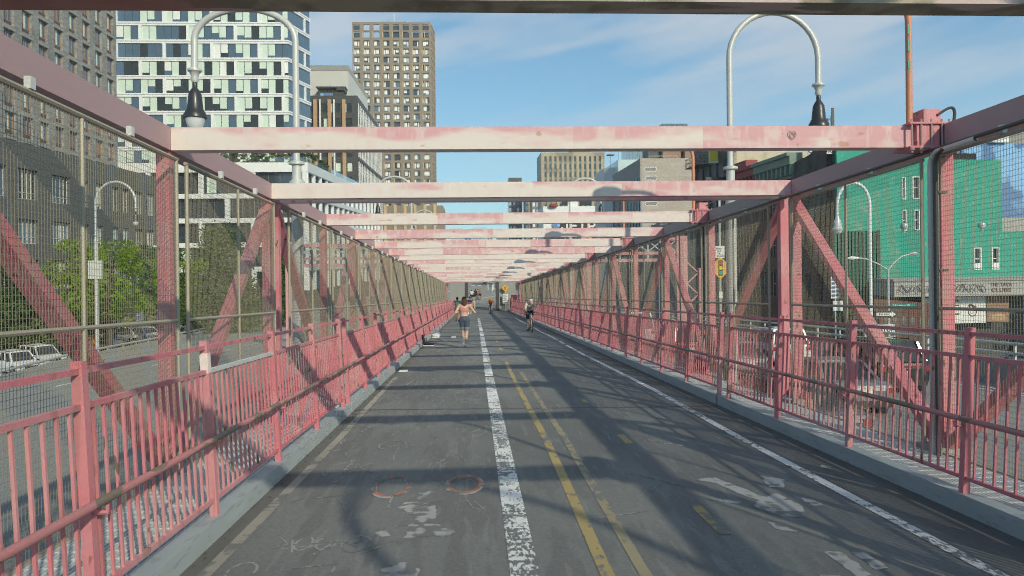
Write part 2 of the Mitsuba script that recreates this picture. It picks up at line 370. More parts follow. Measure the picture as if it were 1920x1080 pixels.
MODA, MODB = YS[:5], YS[5:]
for side in (0, 1):
    sx = -1 if side == 0 else 1
    xi = CL if side == 0 else CR                      # inner face
    A = lambda x: xi + sx * x
    t = thing('walkway_truss', ('left', 'right')[side] + ' side steel truss of the walkway with pink columns and diagonals', 'truss')
    for ya, yb in ((-6.8, 10.9), (11.165, YEND + .16)):
        lo, hi = sorted((A(0), A(.22))); b = MB().box(lo, hi, ya, yb, ZC, ZC + .225); put(t + '__top_chord', shear(b), 'mat_chord_grey' if side and ya > 0 else 'mat_chord')
        lo, hi = sorted((A(.02), A(.2))); b = MB().box(lo, hi, ya, yb, -.32, -.05); put(t + '__bottom_chord', shear(b), 'mat_pink')
    for i, y in enumerate(YS):
        lo, hi = sorted((A(.02), A(.15)))
        b = MB().box(lo, hi, y + .01, y + .14, -.05, ZC - .002); put(t + '__column', shear(b), 'mat_pink')
    tops = {1: None}
    for i in range(len(YS) - 1):
        if i == 4: continue
        up_first = (i % 2 == 0) if i < 4 else ((i - 5) % 2 == 0)
        y0, y1 = YS[i] + .08, YS[i + 1] + .08
        if i < 4: zt0, zt1 = (0, 1) if i % 2 == 1 else (1, 0)       # nodes: tops at beams 0 and 2 of the list
        if i < 4: top_first = i in (0, 2)
        else: top_first = (i - 5) % 2 == 0
        za, zb = (3.12, .05) if top_first else (.05, 3.12)
        b = MB(); q = A(.085); b.bar([q, y0, za], [q, y1, zb], .10, .15, up=(1, 0, 0)); put(t + '__diagonal', shear(b), 'mat_pink')
    for i, y in enumerate(YS[:12]):
        b = MB(); q = A(.012); lo, hi = sorted((A(.151), A(.158))); b.box(lo, hi, y - .16, y + .31, -.05, .24)
        for dy in (-.12, -.04, .19, .27):
            for dz_ in (.02, .11, .2): b.box(hi if side else lo - .012, hi + .012 if side else lo, y + dy - .012, y + dy + .012, dz_ - .012, dz_ + .012)
        k = put(t + '__gusset_plate', shear(b), 'mat_pink')
    for i, y in enumerate(YS[:8]):
        b = MB(); lo, hi = sorted((A(-.12), A(.24))); b.box(lo, hi, y - .12, y + .28, -.16, .12); put(t + '__pedestal', shear(b), 'mat_concrete')

# wire mesh screens in front of the trusses
for side in (0, 1):
    sx = -1 if side == 0 else 1
    xm = (CL + .07) if side == 0 else (CR - .07)
    for i in range(len(YS) - 1):
        if i == 4: continue
        ya, yb = YS[i] + .17, YS[i + 1] - .02
        if i == 3: yb = 10.62
        if i == 5: ya = 11.40
        b1, b2, b3 = f'{ORD[max(i - 2, 0)]}', f'{ORD[max(i - 1, 0)]}', ('left', 'right')[side]
        lab = f'wire mesh screen on the {b3} truss, ' + (['behind the camera', 'beside the camera', 'nearest one in view'][i] if i < 3 else f'the {ORD[(i - 3 if i < 4 else i - 4)]} beyond the nearest one')
        t = thing('mesh_screen', lab, 'mesh screen', f'wire mesh screens on the {b3} truss')
        fr = MB(); n = 6
        for y in (ya + .03, yb - .03): fr.tube([[xm, y, .05], [xm, y, 3.13]], .019, n)
        fr.tube([[xm, ya, 3.13], [xm, yb, 3.13]], .020, n); fr.tube([[xm, ya, .07], [xm, yb, .07]], .018, n)
        put(t + '__frame', shear(fr), 'mat_frame', smooth=40)
        mid = MB().tube([[xm, ya + .04, 1.56], [xm, yb - .04, 1.56]], .019, n); put(t + '__middle_rail', shear(mid), 'mat_frame', smooth=40)
        mp = MB().tube([[xm, (ya + yb) / 2, .09], [xm, (ya + yb) / 2, 3.11]], .017, n); put(t + '__middle_post', shear(mp), 'mat_frame', smooth=40)
        for q in (.32, .72):
            br = MB().box(xm - .022, xm + .022, ya + (yb - ya) * q - .028, ya + (yb - ya) * q + .028, 3.15, 3.229); put(t + '__bracket', shear(br), 'mat_grating')
        w = MB(); r = .00135; st = .05
        zz = np.arange(.10, 3.11, st); yy = np.arange(ya + .05, yb - .04, .035)
        for z in zz: w.bar([xm + .003 * sx, ya + .03, z], [xm + .003 * sx, yb - .03, z], 2 * r, 2 * r)
        for y in yy: w.bar([xm - .003 * sx, y, .08], [xm - .003 * sx, y, 3.12], 2 * r, 2 * r, up=(0, 1, 0))
        k = put(t + '__wire_mesh', shear(w), 'mat_wire'); labels[k] = {'kind': 'stuff'}

# ---------------------------------------------------------------- pink railings
LEAN, PH, KZ = .05, 1.30, .15
for side in (0, 1):
    sx = -1 if side == 0 else 1
    x0 = XL if side == 0 else XR
    t = thing('pedestrian_railing', ('left', 'right')[side] + ' pink picket railing with a round handrail standing on the kerb', 'railing')
    ln = lambda z: x0 + sx * (LEAN * (z - KZ))        # the railing leans outwards a little
    s = 1.752
    posts = [10.73 - s * k for k in range(6, -1, -1)] + [11.16 + (s if k else 0) * k for k in range(36)]
    posts += [posts[-1] + 1.752 * k for k in range(1, 13)] if side else [posts[-1] + 1.752]
    posts[2] += .05
    posts = [p for p in posts if p < (95 if side else 76)]
    for p in posts:
        b = MB(); hw = .028
        b.add([[ln(z) + i * hw, p + j * hw, z] for z in (KZ - .01, KZ + PH) for i in (-1, 1) for j in (-1, 1)], BARF); put(t + '__post', shear(b), 'mat_pink')
    pk = MB(); zb, zt = KZ + .135, KZ + 1.055
    pk.add([[sx * LEAN * (z - KZ) + i * .008, j * .008, z] for z in (zb, zt) for i in (-1, 1) for j in (-1, 1)], BARF)
    pick = mikit.ply(pk.get(), 'mat_pink'); far = MB(); cut = 20 if side == 0 else 24
    for a, c in zip(posts[:-1], posts[1:]):
        big = c - a > 1
        ya, yc = a + .029, c - .029
        for nm, z, h, w in (('top_rail', KZ + PH - .05, .031, .028), ('middle_rail', KZ + 1.07, .031, .03), ('bottom_rail', KZ + .12, .03, .03)):
            if not big and nm != 'top_rail': continue
            b = MB().bar([ln(z), ya, z], [ln(z), yc, z], w, h); put(t + '__' + nm, shear(b), 'mat_chord' if nm == 'middle_rail' and side == 0 and a > 11 else 'mat_grating' if nm == 'middle_rail' and side == 0 and 5 < a < 6 else 'mat_pink')
        if not big: continue
        for k in range(1, 16):
            y = a + (c - a) * k / 16
            if c < cut: place(t + '__picket', pick, T().translate([x0, float(y), float(deckz(y))]))
            else: far.add(pk.v[0] + np.array([x0, y, float(deckz(y))]), BARF)
    k = put(t + '__far_pickets', far, 'mat_pink'); labels[k] = {'kind': 'stuff'}
    if side == 0:
        b = MB(); p = posts[3]; z0 = KZ + 1.06
        b.add([[ln(z) + i * .0295, p + j * .0295, z] for z in (z0, z0 + .15) for i in (-1, 1) for j in (-1, 1)], BARF); k = put(t + '__bare_patch', shear(b), 'mat_beam'); labels[k] = {'label': 'cream patch of bare paint near the post top'}
    zh = KZ + .60; xh = ln(zh) - sx * .10
    for ya, yc in ((posts[0], 10.93), (10.97, 30), (30.02, 52), (52.02, posts[-1])):
        pts = [[xh, y, zh] for y in np.arange(ya, yc, 3)] + [[xh, yc, zh]]
        put(t + '__handrail', shear(MB().tube(pts, .023, 12)), 'mat_worn_pink', smooth=50)
    for p in posts[:24]:
        b = MB().tube([[ln(zh) - sx * .04, p, zh - .07], [xh, p, zh - .07], [xh, p, zh - .03]], .013, 6); put(t + '__bracket', shear(b), 'mat_pink')

# gooseneck lights clamped on every second beam, right hand end
SP = [1, 3] + [6 + 2 * k for k in range(9)]
for n, i in enumerate(SP):
    y = YS[i] + .08; z0 = ZC + .225
    lab = 'salmon pink gooseneck light clamped on the beam ' + ('beside the camera' if n == 0 else f'end, {ORD[n - 1]} from the camera')
    t = thing('gooseneck_light', lab, 'light pole', 'gooseneck lights on the right ends of the beams')
    b = MB(); c = [4.50, 4.86]
    b.box(4.47, 4.93, y - .17, y + .17, z0, z0 + .018); b.box(4.47, 4.93, y - .17, y + .17, ZC - .02, ZC - .002)
    b.box(4.56, 4.80, y - .14, y - .083, ZC, z0); b.box(4.66, 4.84, y - .1, y + .1, z0 + .018, z0 + .17)
    put(t + '__clamp', shear(b), 'mat_pink')
    bo = MB()
    for q in (4.50, 4.60, 4.71, 4.82, 4.90):
        bo.tube([[q, y - .15, ZC - .07], [q, y - .15, z0 + .05]], .011, 6); bo.tube([[q, y - .15, ZC - .045], [q, y - .15, ZC - .02]], .024, 6)
    put(t + '__bolts', shear(bo), 'mat_chord')
    po = MB(); xs = 4.57; pts = [[xs, y, z0 + .018], [xs, y, 4.35], [xs, y, 4.55]]
    pts += [[xs - .42 + .42 * math.cos(a), y, 4.55 + .42 * math.sin(a)] for a in np.linspace(.15, math.pi / 2, 8)] + [[xs - .7, y, 4.97]]
    put(t + '__pole', shear(MB().tube(pts, [.033] * len(pts), 10)), 'mat_salmon', smooth=50)
    lu = MB().tube([[xs - .68, y, 4.97], [xs - .78, y, 4.96], [xs - .95, y, 4.94], [xs - 1.1, y, 4.92], [xs - 1.13, y, 4.92]], [.03, .09, .12, .09, .02], 10); put(t + '__lamp_head', shear(lu), 'mat_salmon', smooth=60)
    if n == 1:
        st = MB().box(xs - .036, xs - .030, y - .035, y - .02, 4.0, 4.01)
        for a, c_ in ((4.42, 4.52), (4.24, 4.37), (4.06, 4.14)): st.box(xs - .030, xs - .004, y - .0355, y - .0335, a, c_)
        put(t + '__sticker', shear(st), 'mat_sticker')
    cd = MB(); q = np.linspace(0, 1, 16)
    cpts = np.stack([4.80 + .16 * np.sin(q * 3.1) + .06 * q, y - .1 + .0 * q, z0 + .10 + .27 * np.sin(q * math.pi * .98) - q * .45], 1)
    put(t + '__conduit', shear(MB().tube(cpts, .015, 6)), 'mat_dark_metal', smooth=50)
# electrical conduit along the right screens and down one column
t = thing('electrical_conduit', 'grey conduit pipe under the right top chord, bending down beside a column', 'conduit')
b = MB().tube([[4.70, y, 3.18] for y in np.arange(-6, 74, 4)], .02, 8); put(t + '__long_pipe', shear(b), 'mat_dark_metal', smooth=50)
for off, r in ((0, .030), (.075, .024)):
    pts = [[4.70, 6.5, 3.16], [4.69, 6.95 - off, 3.15]] + [[4.68, 7.0 - off + .14 * math.sin(a), 3.01 + .14 * math.cos(a)] for a in np.linspace(0.2, 1.57, 6)] + [[4.68, 7.14 - off, 1.5], [4.68, 7.14 - off, -.2]]
    put(t + '__drop_pipe', shear(MB().tube(pts, r, 8)), 'mat_steel' if off == 0 else 'mat_dark_metal', smooth=50)
for z in (2.75, 1.95): put(t + '__strap', shear(MB().box(4.70, 4.85, 7.13, 7.23, z - .012, z + .012)), 'mat_dark_metal')
plain('mat_sticker', (.03, .30, .20), .5)

# ---------------------------------------------------------------- ground, roads
GZ = -7.0
plain('mat_ground', proc(lambda p, n, uv: mix((.17, .17, .16), (.24, .235, .22), fbm(p.x * .15, p.y * .15, 1, 4))), .9)
plain('mat_asphalt_street', (.14, .14, .135), .85)
b = MB(); b.quad([-890, -290, GZ], [890, -290, GZ], [890, 1090, GZ], [-890, 1090, GZ]); put('ground', b, 'mat_ground'); struct('ground', 'grey street level of the city')
RZ = -1.75
lroad = [(-18.9, -20), (-20.3, 28), (-20.85, 32.8), (-23.2, 42.4), (-24.25, 48.9), (-25.9, 60.6), (-31.4, 94), (-33.6, 104)]
b = MB()
for (xa, ya), (xb, yb) in zip(lroad[:-1], lroad[1:]):
    za, zb = float(deckz(min(ya, 74.7))) + RZ, float(deckz(min(yb, 74.7))) + RZ
    za, zb = [max(GZ + .02, RZ - SLOPE * y) for y in (ya, yb)]
    b.quad([xa, ya, za], [-3.25, ya, za], [-3.25, yb, zb], [xb, yb, zb])
put('roadway', b, 'mat_road'); struct('roadway', 'grey bridge roadway on the left below the walkway')
b = MB()
for ya, yb in ((-20, 40), (40, 75), (75, 100)):
    za, zb = [max(GZ + .02, RZ - SLOPE * y) for y in (ya, yb)]
    b.quad([5.1, ya, za], [19.5, ya, za], [19.5, yb, zb], [5.1, yb, zb])
put('roadway', b, 'mat_road'); struct('roadway_001', 'grey bridge roadway with cars on the right below the walkway')
# the path beyond the tunnel becomes the level plaza and street
b = MB(); pr = [(74.7, -1.95, 3.85), (80, -2.4, 4.2), (90, -6, 4.6), (115, -8, 6), (160, -12, 11), (200, -16, 15), (260, -22, 22), (300, -26, 26)]
for (ya, a0, a1), (yb, b0, b1) in zip(pr[:-1], pr[1:]):
    za, zb = float(deckz(ya)) + .03, float(deckz(yb)) + .03
    if ya < 115: za -= .06; zb -= .06 if yb < 115 else 0
    b.quad([a0, ya, za], [a1, ya, za], [b1, yb, zb], [b0, yb, zb])
put('street', b, 'mat_road'); struct('street', 'wide grey avenue beyond the end of the walkway')
b = MB()
for (xa, ya, xb, yb, w) in ((1.2, 118, 4.5, 133, .25), (3.2, 140, 5.6, 152, .3), (-.5, 122, .6, 128, .25), (5.8, 160, 8.0, 190, .4), (-3, 128, -2.2, 135, .3), (-6, 160, -5.6, 175, .4), (-9, 160, -8.6, 175, .4), (-9.5, 190, -9.2, 205, .5), (-6.2, 190, -6, 205, .5)):
    za, zb = float(deckz(ya)) + .04, float(deckz(yb)) + .04
    b.quad([xa, ya, za], [xa + w, ya, za], [xb + w, yb, zb], [xb, yb, zb])
for k in range(7): b.box(-12 + k * 2.2, -11 + k * 2.2, 222, 228, float(deckz(225)) + .03, float(deckz(225)) + .055)
put('street__white_marking', b, 'mat_white_thin')
b = MB()
for y in np.arange(4, 70, 9.0): b.add([[x, q, RZ - SLOPE * q + .006] for q in (y, y + 3.5) for x in (-17.6, -17.45)], [[0, 1, 3], [0, 3, 2]])
put('roadway__lane_dash', b, 'mat_white_thin')
b = MB()
for y in np.arange(2, 70, 9.0): b.add([[x, q, RZ - SLOPE * q + .006] for q in (y, y + 3.5) for x in (12.75, 12.9)], [[0, 1, 3], [0, 3, 2]])
b.add([[x, q, RZ - SLOPE * q + .006] for q in (-5, 75) for x in (18.2, 18.32)], [[0, 1, 3], [0, 3, 2]]); b.add([[x, q, RZ - SLOPE * q + .006] for q in (-5, 75) for x in (17.75, 17.85)], [[0, 1, 3], [0, 3, 2]])
put('roadway_001__lane_line', b, 'mat_white_thin')

# roadside barriers
t = thing('road_barrier', 'long pale concrete barrier with a pipe rail along the left roadway, parked cars behind it', 'barrier')
b, rl, ps = MB(), MB(), MB()
for (xa, ya), (xb, yb) in zip(lroad[:-1], lroad[1:]):
    za, zb = [max(GZ + .02, RZ - SLOPE * y) for y in (ya, yb)]
    v = []
    for (x, y, z) in ((xa, ya, za), (xb, yb, zb)):
        v += [[x + .25, y, z], [x + .1, y, z + .33], [x - .1, y, z + .33], [x - .25, y, GZ - .2]]
    v = np.array(v); f = []
    for k in range(3): f += [[k, k + 1, k + 5], [k, k + 5, k + 4]]
    b.add(v, f)
    for h, r in ((.52, .075),): rl.tube([[xa, ya, za + h], [xb, yb, zb + h]], r, 8)
    n = int((yb - ya) / 2.4)
    for k in range(n): s = k / n; ps.box(xa + (xb - xa) * s - .04, xa + (xb - xa) * s + .04, ya + (yb - ya) * s - .04, ya + (yb - ya) * s + .04, za + (zb - za) * s + .3, za + (zb - za) * s + .5)
put(t + '__wall', b, 'mat_concrete'); put(t + '__rail', rl, 'mat_steel', smooth=40); put(t + '__post', ps, 'mat_steel')
t = thing('road_barrier', 'low grey concrete wall with a guard rail on top along the right roadway', 'barrier')
b, rl, ps = MB(), MB(), MB()
for ya, yb in ((-20, 20), (20.02, 45), (45.02, 75), (75.02, 99)):
    za, zb = [RZ - SLOPE * y for y in (ya, yb)]
    v = []
    for (y, z) in ((ya, za), (yb, zb)): v += [[19.3, y, z], [19.4, y, z + .85], [19.62, y, z + .85], [19.75, y, GZ - .2]]
    f = []
    for k in range(3): f += [[k, k + 5, k + 1], [k, k + 4, k + 5]]
    f += [[0, 1, 2], [0, 2, 3], [4, 6, 5], [4, 7, 6]]
    b.add(v, f)
    if ya > 19:
        for h in (1.15, 1.5): rl.tube([[19.5, ya, za + h], [19.5, yb, zb + h]], .06, 8)
        for y in np.arange(ya, yb, 2.5): ps.box(19.46, 19.54, y, y + .08, RZ - SLOPE * y + .84, RZ - SLOPE * y + 1.5)
put(t + '__wall', b, 'mat_concrete'); put(t + '__rail', rl, 'mat_steel', smooth=40); put(t + '__post', ps, 'mat_steel')

# ---------------------------------------------------------------- buildings
plain('mat_white_panel', (.80, .82, .81), .5)
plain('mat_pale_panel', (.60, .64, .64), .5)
plain('mat_glass', (.035, .048, .058), .07, spec=.9)
plain('mat_glass_blue', (.085, .145, .21), .10, spec=1.0)
plain('mat_blind', (.62, .74, .64), .5, clear=.7)
plain('mat_blind_bright', (.80, .82, .78), .4, clear=.8)
plain('mat_brick', proc(lambda p, n, uv: mix((.20, .20, .185), (.335, .335, .31), noise(p.y * 2.6 + p.x * 2.6, p.z * 7)) * (.86 + .28 * noise(p.y * .6 + p.x, p.z * .5))), .85)
plain('mat_stone', (.31, .31, .285), .8)
plain('mat_podium', proc(lambda p, n, uv: mix((.095, .104, .10), (.125, .132, .126), fbm(p.y * .4 + p.x * .3, p.z * .8, 2, 3))), .8)
plain('mat_window_brown', (.115, .07, .055), .5)
plain('mat_window_tan', (.34, .21, .13), .5)
plain('mat_charcoal', (.055, .06, .06), .5)
plain('mat_wood_fin', (.47, .31, .17), .6)
plain('mat_beige_metal', (.56, .56, .51), .5)
plain('mat_tan_tower', proc(lambda p, n, uv: mix((.295, .235, .165), (.235, .195, .145), fbm(p.x * .3, p.y * .3, p.z * .25, 3))), .75)
plain('mat_tan_light', (.55, .42, .25), .7)
plain('mat_sand_pier', proc(lambda p, n, uv: mix((.47, .385, .255), (.30, .245, .17), smoothstep(.42, .62, fbm(p.x * .13, p.z * .13, 2, 3)))), .75)
plain('mat_taupe_brick', proc(lambda p, n, uv: mix((.50, .44, .38), (.38, .335, .285), fbm(p.x * .5, p.z * 2.6, 3, 4)) * (.88 + .24 * noise(p.x * 4, p.z * 12))), .85)
plain('mat_grey_metal', (.17, .17, .175), .5)
plain('mat_terracotta', (.33, .205, .145), .8)
plain('mat_pale_glass', (.50, .62, .63), .2, spec=.8)
plain('mat_cream_wall', proc(lambda p, n, uv: mix((.60, .52, .37), (.42, .37, .27), smoothstep(.45, .75, fbm(p.x * .7, p.z * .5, 3, 4)))), .85)
plain('mat_red_brick', proc(lambda p, n, uv: mix((.21, .115, .075), (.13, .08, .06), fbm(p.y * .8 + p.x * .8, p.z * .9, 3, 4))), .85)
plain('mat_red_cornice', (.28, .045, .05), .6)
plain('mat_teal_cornice', (.20, .27, .22), .7)
plain('mat_tarp', proc(lambda p, n, uv: mix((.015, .018, .02), (.035, .04, .042), fbm(p.y * 2, p.z * 2, 1, 3))), .55)
plain('mat_green_wall', proc(lambda p, n, uv: mix(mix((.042, .385, .275), (.030, .30, .215), fbm(p.x * .5, p.z * .6, 2, 4)), (.20, .36, .28), smoothstep(.68, .76, fbm(p.x * 2.2, p.z * 2.6, 5, 3)) * .6)), .75)
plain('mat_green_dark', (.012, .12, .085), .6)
plain('mat_grey_paint', (.40, .40, .38), .8)
plain('mat_black_paint', (.03, .03, .03), .6)
plain('mat_white_paint', (.74, .75, .72), .6)
plain('mat_blue_mural', proc(lambda p, n, uv: mix((.25, .50, .80), (.11, .24, .46), smoothstep(.45, .55, fbm(p.x * .7, p.z * .5, 3, 2)))), .7)
plain('mat_pink_paint', (.60, .30, .30), .5)


class Fac:
    """a facade from p0 to p1 (walking with the outside on the right); u along it, w outwards, z up"""
    def __init__(s, p0, p1):
        s.p0, s.p1 = np.array(p0, float), np.array(p1, float); s.L = float(np.linalg.norm(s.p1 - s.p0)); s.e = (s.p1 - s.p0) / s.L
        M = np.eye(4); M[:2, 0] = s.e; M[:2, 1] = (s.e[1], -s.e[0]); M[:2, 3] = s.p0; s.M = M
    def put(s, key, b, bsdf, **k): return put(key, b.move(s.M), bsdf, **k)
    def wall(s, key, bsdf, z0, z1, openings, depth=.3, u0=0, u1=None):
        """a wall u0..u1, z0..z1 with rectangular openings (ua, ub, za, zb)"""
        u1 = s.L if u1 is None else u1; b = MB()
        op = [(max(a, u0), min(c, u1), max(d, z0), min(e, z1)) for a, c, d, e in openings if c > u0 and a < u1 and e > z0 and d < z1]
        zs = sorted({round(q, 4) for o in op for q in o[2:]} | {z0, z1})
        for za, zb in zip(zs[:-1], zs[1:]):
            zm = (za + zb) / 2; row = sorted((o[0], o[1]) for o in op if o[2] < zm < o[3]); x = u0
            for a, c in row + [(u1, u1)]:
                if a - x > 1e-3: b.box(x, a, -depth, 0, za, zb)
                x = max(x, c)
        return s.put(key, b, bsdf)


def footprint(t, name, poly, z0, z1, bsdf): return put(t + '__' + name, MB().prism(poly, z0, z1), bsdf)


# --- tall grey brick apartment block, left edge
t = thing('apartment_block', 'tall grey brick apartment block at the left edge, rows of narrow brown framed windows', 'building')
F = Fac((-50, 62), (-50, 104.2)); cols = [80.81 - 62 + 3.117 * k for k in range(-5, 8)]; ops, wins = [], []
for n in range(-7, 12):
    zt = 30.2 + 2.97 * n
    for k, u in enumerate(cols):
        o = (u - .95, u + .80, zt - 2.45, zt); ops.append(o)
        if -6 <= n <= 6 and k >= 2: wins.append(o)
F.wall(t + '__wall', 'mat_brick', GZ, 66, ops, .42); footprint(t, 'roof_block', [(-78, 62), (-50.4, 62), (-50.4, 104.0), (-78, 104.0)], GZ, 65.9, 'mat_stone')
lb = MB()
for n in range(-7, 12):
    zt = 30.2 + 2.97 * n
    for u in cols: lb.box(u - 1.15, u + 1.0, -.05, .06, zt + .003, zt + .30)
labels[F.put(t + '__lintels', lb, 'mat_stone')] = {'kind': 'stuff'}
gl = MB().box(-.95, .80, -.36, -.33, 0, 2.45); fr = MB()
for a in (-.95, -.36, .10, .73): fr.box(a, a + .07, -.33, -.26, .55, 2.45)
fr.box(-.88, .73, -.33, -.265, .50, .57); fr.box(-.88, .73, -.33, -.265, 2.38, 2.45)
lv = MB().box(-.42, .72, -.33, -.28, .02, .50); sd = MB().box(-.84, -.38, -.329, -.30, 1.2, 2.37).box(-.27, .08, -.329, -.30, .6, 2.37)
Mb = F.M.copy()
gS, fS, lS, sS = [mikit.ply(q.move(Mb).get(), m) for q, m in ((gl, 'mat_glass_blue'), (fr, 'mat_window_tan'), (lv, 'mat_window_brown'), (sd, 'mat_blind'))]
r2 = random.Random(3)
for (a, c, za, zb) in wins:
    w = num(t + '__window'); off = F.e * (a + .95); X = T().translate([float(off[0]), float(off[1]), float(za)])
    scene[w] = {**gS, 'to_world': X}; scene[w + '__frame'] = {**fS, 'to_world': X}; scene[w + '__louver'] = {**lS, 'to_world': X}
    if r2.random() < .5: scene[w + '__curtain'] = {**sS, 'to_world': X}

# --- low dark grey podium building in front of it
t = thing('office_building', 'low dark grey building with rows of windows behind the left trees', 'building')
F = Fac((-41.4, 57.5), (-41.4, 98.2)); ops = []
u = 1.0; r2 = random.Random(5)
while u < F.L - 2:
    w = r2.choice([1.5, 2.3, 3.2]); 
    for za, zb in ((7.79, 10.6), (3.65, 5.95), (-.72, 2.15), (-5.4, -2.9)): ops.append((u, u + w, za, zb))
    u += w + r2.choice([.9, 1.4, 2.2])
F.wall(t + '__wall', 'mat_podium', GZ, 12.95, ops, .4); footprint(t, 'roof_block', [(-49.5, 57.5), (-41.79, 57.5), (-41.79, 98.1), (-49.5, 98.1)], GZ, 12.7, 'mat_podium')
Fac((-41.8, 98.195), (-49.5, 98.195)).wall(t + '__wall', 'mat_podium', GZ, 12.95, [], .09)
Fac((-49.5, 57.49), (-41.8, 57.49)).wall(t + '__wall', 'mat_podium', GZ, 12.95, [], .2)
for (a, c, za, zb) in ops:
    w = F.put(t + '__window', MB().box(a, c, -.38, -.35, za, zb), 'mat_glass_blue' if r2.random() < .4 else 'mat_glass'); fr = MB(); n = max(2, int((c - a) / .55))
    for k in range(n + 1): fr.box(a + (c - a - .06) * k / n, a + (c - a - .06) * k / n + .06, -.35, -.28, za, zb)
    fr.box(a, c, -.35, -.285, za, za + .07); fr.box(a, c, -.35, -.285, za + .6, za + .65)
    F.put(w + '__frame', fr, 'mat_beige_metal')
    if r2.random() < .65: q = a + (c - a) * r2.choice([0, .33, .5]); F.put(w + '__blind', MB().box(q + .06, min(c - .06, q + .55), -.349, -.33, za + .3, zb - .02), 'mat_blind')

# --- white framed residential tower
t = thing('residential_tower', 'tall residential tower with white floor bands and pale green blinds, left of the centre', 'building')
PC = np.array([-33.85, 135.0]); PS = PC + 8.3 * np.array([.276, .961]); r2 = random.Random(11)
F = Fac((-72, 135), PC); S = Fac(PC, PS); fz = [19.4 + 3.27 * k for k in range(13)]
wall, gr = MB(), MB()
for FF, nm in ((F, 'f'), (S, 's')):
    bd = MB(); gv = MB()
    for z in fz + [fz[-1] + 3.27]:
        bd.box(0 if nm == 'f' else .02, FF.L, -.3, .06, z - .34, z - .02); bd.box(0 if nm == 'f' else .02, FF.L, -.3, .10, z + .06, z + .34); gv.box(0, FF.L, -.32, .0, z - .02, z + .06)
    FF.put(t + '__floor_band', bd, 'mat_white_panel'); FF.put(t + '__band_groove', gv, 'mat_grey_metal')
for r, z in enumerate(fz):
    off = (F.L - 1.0) - (0 if r % 2 else 4.28); z0, z1 = z + .34, z + 2.93
    for FF, nm in ((F, 'f'),):
        u = off
        while u > -1:
            F.put(t + '__column', MB().box(max(u - .28, 0), min(u + .28, F.L), -.3, .05, z0, z1), 'mat_white_panel')
            for hb in range(2):
                pat = r2.choice(['LBD', 'BLD', 'LBD', 'BLD', 'LBD', 'BLD', 'LLD', 'BBD', 'DDD'])
                for k, ch_ in enumerate(pat):
                    a = u + .28 + (hb * 3 + k) * 1.327; c = a + 1.27
                    if a > F.L - .15: break
                    if c < 5.5: continue
                    c = min(c, F.L - .05)
                    w = F.put(t + '__window', MB().box(a, c, -.22, -.18, z0, z1), 'mat_glass_blue' if (z > 38 and r2.random() < .85) or r2.random() < .22 else 'mat_glass')
                    if ch_ != 'D':
                        h = 0.0 if ch_ == 'L' else r2.choice([.45, .5, .5, .9, 1.3])
                        F.put(w + '__blind', MB().box(a + .03, c - .03, -.18, -.165, z0 + h, z1), 'mat_blind' if r2.random() < .8 else 'mat_blind_bright')
            u -= 8.56
    for k in range(5):
        a = .25 + k * 1.62; S.put(t + '__window', MB().box(a, a + 1.56, -.22, -.16, z0, z1), 'mat_glass_blue')
    S.put(t + '__column', MB().box((3.3 if r % 2 else 6.2) - .2, (3.3 if r % 2 else 6.2) + .25, -.3, .05, z0, z1), 'mat_white_panel')
footprint(t, 'roof_block', [(-72, 135.33), (PC[0] - .25, 135.33), (PS[0] - .4, PS[1]), (-72, PS[1] + 8)], GZ, fz[-1] + 3.4, 'mat_charcoal')

# --- its white podium with big glazed storeys and roof garden
t = thing('podium_building', 'white framed five storey podium with a planted roof terrace below the white residential tower', 'building')
Q1 = np.array([-27.9, 123.0]); Q0 = np.array([-60.0, 123.0]); Q2 = Q1 + 66 * np.array([.055, .9985]); F = Fac(Q0, Q1); S = Fac(Q1, Q2)
rows = [(13.2, 16.8, 18.4), (9.1, 12.4, 13.2), (5.0, 8.3, 9.1), (.9, 4.2, 5.0), (-3.2, .1, .9)]
for FF, step in ((F, 8.6), (S, 4.3)):
    for i, (za, zb, zc) in enumerate(rows):
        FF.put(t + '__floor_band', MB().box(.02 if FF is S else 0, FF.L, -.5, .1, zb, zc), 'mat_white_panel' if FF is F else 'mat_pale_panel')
        off = FF.L - .45 if FF is F else .4; off = off - (4.3 if i % 2 and FF is F else 0); k = 0
        while 0 <= off <= FF.L:
            FF.put(t + '__column', MB().box(off - .4 if FF is F else off - .2, off + .4 if FF is F else off + .2, -.5, .02, za, zb), 'mat_white_panel')
            a, c = (off - step + .4, off - .4) if FF is F else (off + .2, off + step - .2); a, c = max(a, 0), min(c, FF.L)
            if c - a > .5:
                w = FF.put(t + '__window', MB().box(a, c, -.9, -.86, za, zb), 'mat_glass_blue' if FF is S else 'mat_glass'); m = MB()
                for q in np.linspace(a, c, 5)[1:-1]: m.box(q - .04, q + .04, -.86, -.78, za, zb)
                FF.put(w + '__mullion', m, 'mat_grey_metal')
                if r2.random() < .35: FF.put(w + '__blind', MB().box(a + .3, a + .3 + (c - a) * .22, -.858, -.84, za + .2, zb), 'mat_blind')
            off += -step if FF is F else step
footprint(t, 'roof_block', [(-60, 123.95), (Q1[0] - .95, 123.95), (Q2[0] - .95, Q2[1]), (-60, 134.6)], GZ, 18.0, 'mat_charcoal')
rl = MB()
for FF in (F, S):
    M = FF.M; g = MB().box(.1, FF.L, -.24, -.2, 18.9, 19.4)
    FF.put(t + '__glass_rail', MB().box(.1, FF.L, -.22, -.2, 18.4, 19.35), 'mat_pane')
pl_ = MB().bar([-46.2, 124.5, 20.7], [-43.8, 124.5, 18.5], .12, .12)
for k in range(5): pl_.bar([-46.2 + .55 * k, 124.5, 20.7 - .5 * k], [-46.2 + .55 * k, 124.5, 18.45], .06, .06)
